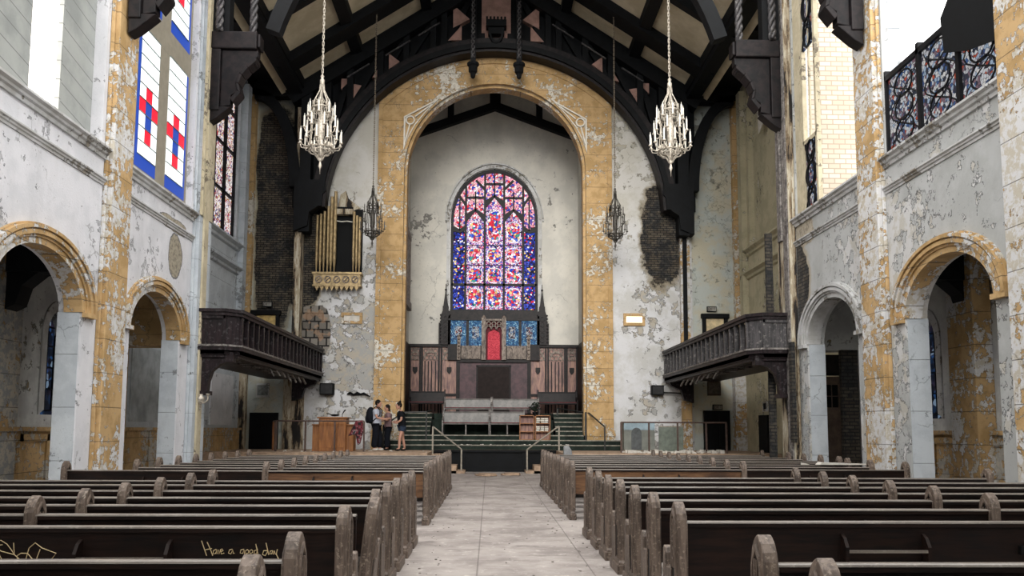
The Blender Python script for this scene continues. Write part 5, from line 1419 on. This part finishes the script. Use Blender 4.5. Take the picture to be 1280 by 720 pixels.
# things on the front right pew
t = empty('paint_bucket', (2.05, 21.9, .45), 0, 'folded pale grey cloth bag standing on the front right pew', 'bag')
b = MB(); b.prism([(-.12, 0), (.18, 0), (.1, .5), (.02, .62), (-.1, .6)], 'y', .1, .3); b.build('bag_body', plain('pale_blue_cloth', '8b8d8f', .9), t, bevel=.03)
t.name = 'cloth_bag'
b = MB(); b.prism([(.2, 0), (.85, 0), (.7, .12), (.45, .2), (.28, .15)], 'y', .05, .3); o = b.build('folded_coat', plain('grey_coat', '6d7378', .9)); o.location = (2.2, 21.9, .45); o['label'] = 'grey folded coat lying on the front right pew beside the bag'; o['category'] = 'coat'; 
for m_ in [o.modifiers.new('b', 'BEVEL')]: m_.width = .03
# papers on right pews
for k, (x, y, z, lb) in enumerate(((6.15, 16.3, .505, 'white paper standing on a far right pew beside the scorched pier'), (6.75, 16.2, .745, 'white sheets lying on a far right pew below the broken doors'))):
    b = MB()
    if k == 0: b.prism([(-.1, 0), (.12, 0), (.08, .38), (-.08, .42)], 'y', -.01, .01)
    else: b.prism([(-.45, .145), (.4, .145), (.5, .16), (-.4, .19)], 'y', -.25, -.02)
    o = b.build('paper', M_PAPER); o.location = (x, y, z-.05); tag(o, lb, 'paper')
# small chair in right aisle
t = empty('slatted_chair', (8.2, 16.2, 0), .3, 'yellow wooden slatted chair back in the right aisle beside the grey pier', 'chair')
MY = plain('yellow_wood', 'b08a45', .6)
b = MB(); b.box(-.2, .2, -.2, .2, .4, .44); b.build('seat', MY, t)
for x in (-.18, .18):
    for y in (-.18, .18): b = MB(); b.box(x-.02, x+.02, y-.02, y+.02, 0, .4 if y > 0 else .85); b.build('leg', MY, t)
b = MB()
for k in range(5): b.box(-.14+k*.07-.012, -.14+k*.07+.012, -.19, -.17, .44, .85)
b.box(-.2, .2, -.2, -.16, .8, .88); b.build('backrest', MY, t)

# ================================================================ PEOPLE
SKIN = plain('skin_tone', 'b98c78', .6, var=.06); HAIR = plain('dark_hair', '17130f', .7, var=.3, scale=20)
def skinmesh(name, verts, edges, radii, mat, parent, root=0, sub=2):
    me = bpy.data.meshes.new(name); me.from_pydata(verts, edges, []); o = bpy.data.objects.new(name, me); COL.objects.link(o)
    o.parent = parent; me.materials.append(mat)
    md = o.modifiers.new('skin', 'SKIN'); md.use_smooth_shade = True
    for i, r_ in enumerate(radii):
        sv = me.skin_vertices[0].data[i]; sv.radius = (r_, r_) if not isinstance(r_, tuple) else r_
        sv.use_root = (i == root)
    s_ = o.modifiers.new('sub', 'SUBSURF'); s_.levels = sub; s_.render_levels = sub
    return o
def person(loc, rz, label, shirt, legs, skirtlen, hair, arms, lean=0, female=False, back=False, scale=1.0, legstance=.1):
    """faces +x locally. """
    t = empty('person', loc, rz, label, 'person'); t.scale = (scale,)*3
    hx = lean*.5
    shw = .17 if female else .2
    V = [(0, 0, .92), (hx*.4, 0, 1.1), (hx*.8, 0, 1.3), (hx, 0, 1.43), (hx+.01, 0, 1.52)]; Rr = [(.09, .1), (.08, .1), (.08, .11), (.06, .08), (.055, .055)]
    E = [(0, 1), (1, 2), (2, 3), (3, 4)]
    for q, arm in zip((-1, 1), arms):
        i = len(V); V += [(hx, q*shw, 1.4), arm[0], arm[1], arm[2]]; Rr += [.055, .042, .03, .026]; E += [(3, i), (i, i+1), (i+1, i+2), (i+2, i+3)]
    for q in (-1, 1):
        i = len(V); fx = legstance*q
        V += [(0, q*.1, .85), (.03+fx*.6, q*.12, .47), (fx-.0, q*.13, .09), (fx+.14, q*.14, .03)]; Rr += [.095, .06, .04, .03]; E += [(0, i), (i, i+1), (i+1, i+2), (i+2, i+3)]
    body = skinmesh('body', V, E, Rr, SKIN, t)
    # head
    h = MB(); hc = (hx+.05+lean*.1, 0, 1.63)
    h.ball(hc, .1, 16, sc=(1.02, .8, 1.2)); h.ball((hc[0]+.1, 0, hc[2]-.01), .02, 6, sc=(1, .8, 1.3)); h.ball((hc[0]+.085, 0, hc[2]-.06), .022, 6, sc=(.6, 1.2, .5)); h.ball((hc[0]+.06, 0, hc[2]-.1), .035, 8)
    for q in (-1, 1): h.ball((hc[0]-.01, q*.08, hc[2]-.01), .024, 6, sc=(.7, .5, 1.2)); h.ball((hc[0]+.088, q*.033, hc[2]+.02), .012, 6)
    h.build('head', SKIN, t, smooth=True)
    # hands with fingers
    for q, arm in zip((-1, 1), arms):
        d = (Vector(arm[2])-Vector(arm[1])).normalized(); w = Vector(arm[2])
        side = d.cross(Vector((0, 0, 1))).normalized()
        Vh = [w-d*.02, w+d*.05]; Eh = [(0, 1)]; Rh = [.022, .026]
        for k in range(4):
            i = len(Vh); off = side*(k-1.5)*.019; ln = (.05, .06, .056, .045)[k]
            Vh += [w+d*.065+off, w+d*(.065+ln*.6)+off+Vector((0, 0, -.008)), w+d*(.065+ln)+off+Vector((0, 0, -.025))]; Rh += [.009, .008, .007]; Eh += [(1, i), (i, i+1), (i+1, i+2)]
        i = len(Vh); Vh += [w+d*.02-side*q*.03, w+d*.05-side*q*.05+Vector((0, 0, -.01))]; Rh += [.01, .008]; Eh += [(0, i), (i, i+1)]
        skinmesh('hand', [tuple(p) for p in Vh], Eh, Rh, SKIN, t, sub=1)
    # shirt
    Vs = [(0, 0, .86), (0, 0, .93), (hx*.4, 0, 1.1), (hx*.8, 0, 1.3), (hx, 0, 1.44)]; Rs = [(.15, .18), (.165, .19), (.15, .18), (.16, .21), (.11, .16)]; Es = [(0, 1), (1, 2), (2, 3), (3, 4)]
    for q, arm in zip((-1, 1), arms):
        i = len(Vs); A0 = Vector((hx, q*shw, 1.4)); A1 = A0.lerp(Vector(arm[0]), .7); Vs += [tuple(A0), tuple(A1)]; Rs += [.09, .075]; Es += [(4, i), (i, i+1)]
    skinmesh('shirt', Vs, Es, Rs, shirt, t)
    # trousers / shorts
    Vp = [(0, 0, .95)]; Rp = [(.15, .17)]; Ep = []
    for q in (-1, 1):
        i = len(Vp); fx = legstance*q
        if skirtlen > .5: Vp += [(0, q*.1, .84), (.03+fx*.6, q*.12, .47), (fx, q*.13, .08)]; Rp += [.13, .125, .12]; Ep += [(0, i), (i, i+1), (i+1, i+2)]
        else: Vp += [(0, q*.1, .84), (.02+fx*.35, q*.12, .66)]; Rp += [.12, .105]; Ep += [(0, i), (i, i+1)]
    skinmesh('trousers' if skirtlen > .5 else 'shorts', Vp, Ep, Rp, legs, t)
    for q in (-1, 1):
        fx = legstance*q; b = MB(); b.ball((fx+.06, q*.135, .042), .055, 10, sc=(2.0, .8, .75)); b.build('shoe', M_BLK if female else M_PAPER, t, smooth=True)
    # hair
    b = MB(); b.ball((hc[0]-.022, 0, hc[2]+.03), .108, 14, sc=(1, .86, 1.1))
    if hair == 'bun': b.ball((hc[0]-.05, 0, hc[2]+.15), .05, 8)
    if hair == 'long': b.ball((hc[0]-.08, 0, hc[2]-.08), .085, 10, sc=(.6, 1, 1.6))
    b.build('hair', HAIR, t, smooth=True)
    return t
WT = plain('white_tshirt', 'b9bfce', .9, var=.06); BT = plain('black_tshirt', '121419', .9); BP = plain('black_trousers', '10131b', .9); DN = plain('denim_shorts', '27364b', .9, var=.3, scale=30); RT = plain('dusky_top', '7c6467', .9)
zf = .745
p1 = person((-3.86, 28.9, zf), math.radians(-8), 'man in white t-shirt and loose black trousers with a black backpack', WT, BP, 1, 'short', (((.06, -.26, 1.15), (.3, -.22, 1.08), (.42, -.14, 1.12)), ((.08, .25, 1.15), (.3, .2, 1.06), (.4, .12, 1.1))), legstance=.06, scale=.98)
b = MB(); b.ball((-.22, 0, 1.2), .2, 14, sc=(.8, .95, 1.45)); b.ball((-.33, 0, 1.08), .12, 10, sc=(.7, 1.1, 1.3)); o = b.build('backpack', plain('navy_backpack', '12161f', .8), None, smooth=True)
o.location = (-3.86, 28.9, zf); o.rotation_euler = (0, 0, math.radians(-8)); tag(o, 'black backpack worn by the man in the white t-shirt', 'backpack')
b = MB()
for q in (-1, 1): b.tube([(-.12, q*.12, 1.42), (0, q*.13, 1.5), (.14, q*.13, 1.38), (.14, q*.14, 1.2), (-.1, q*.18, 1.0)], .018, 5)
b.build('shoulder_strap', M_BLK, o)
person((-3.55, 29.5, zf), math.radians(-160), 'dark-haired person in a dusky top, half hidden behind the man', RT, BP, 1, 'long', (((.04, -.24, 1.15), (.25, -.18, 1.12), (.36, -.1, 1.2)), ((.04, .24, 1.15), (.24, .18, 1.2), (.32, .1, 1.3))), female=True, scale=.9, legstance=.04)
person((-2.96, 28.6, zf), math.radians(200), 'woman in a black t-shirt and denim shorts with her hair in a bun', BT, DN, .3, 'bun', (((.1, -.25, 1.12), (.28, -.12, 1.0), (.3, -.02, 1.05)), ((.1, .25, 1.12), (.26, .16, 1.0), (.32, .06, 1.03))), lean=.16, female=True, scale=.93, legstance=.14)

# unseen west end, added to block light; back wall lowered for the sun
m = MB(); m.box(-9.5, 9.8, -4.2, -4.0, 0, 10.3); struct(m.build('wall_back', MW_AISLE))
for q, nm in ((-1, 'left'), (1, 'right')):
    m = MB(); m.box(xs(q, A_WALL), xs(q, A_IN), -4.0, 6.85, 0, 13.5); struct(m.build('wall_%s_west' % nm, MW_AISLE))
# ================================================================ LIGHT, CAMERA
w = bpy.data.worlds.new('World'); SC.world = w; w.use_nodes = True
bgn = w.node_tree.nodes['Background']; bgn.inputs[0].default_value = (1.0, .985, .96, 1); bgn.inputs[1].default_value = 1.5
def area(name, loc, rot, sx, sy, e, col=(1,1,1)):
    l = bpy.data.lights.new(name, 'AREA'); l.shape = 'RECTANGLE'; l.size = sx; l.size_y = sy; l.energy = e; l.color = col
    o = bpy.data.objects.new(name, l); COL.objects.link(o); o.location = loc; o.rotation_euler = rot; return o
sun = bpy.data.lights.new('sun', 'SUN'); sun.energy = 1.3; sun.color = (1, .96, .9); sun.angle = math.radians(25); so = bpy.data.objects.new('sun', sun); COL.objects.link(so)
so.rotation_euler = (math.radians(75), 0, math.radians(-4))

cam = bpy.data.cameras.new('camera'); co = bpy.data.objects.new('camera', cam); COL.objects.link(co)
FPX = 1046.7
cam.sensor_width = 36; cam.lens = FPX/1280*36; cam.shift_x = 0; cam.shift_y = (435-360)/1280
cam.clip_end = 200
Wm = Matrix(((0.99963752, -0.00658137, -0.02610598), (-0.02661763, -0.0960136, -0.99502407), (0.0040421, 0.99535826, -0.09615397)))
m4 = Wm.to_4x4(); m4.translation = (0, 0, 1.5); co.matrix_world = m4
SC.camera = co
SC.view_settings.view_transform = 'Standard'; SC.view_settings.look = 'None'; SC.view_settings.gamma = 1; SC.view_settings.use_curve_mapping = False
SC.view_settings.exposure = 1.2
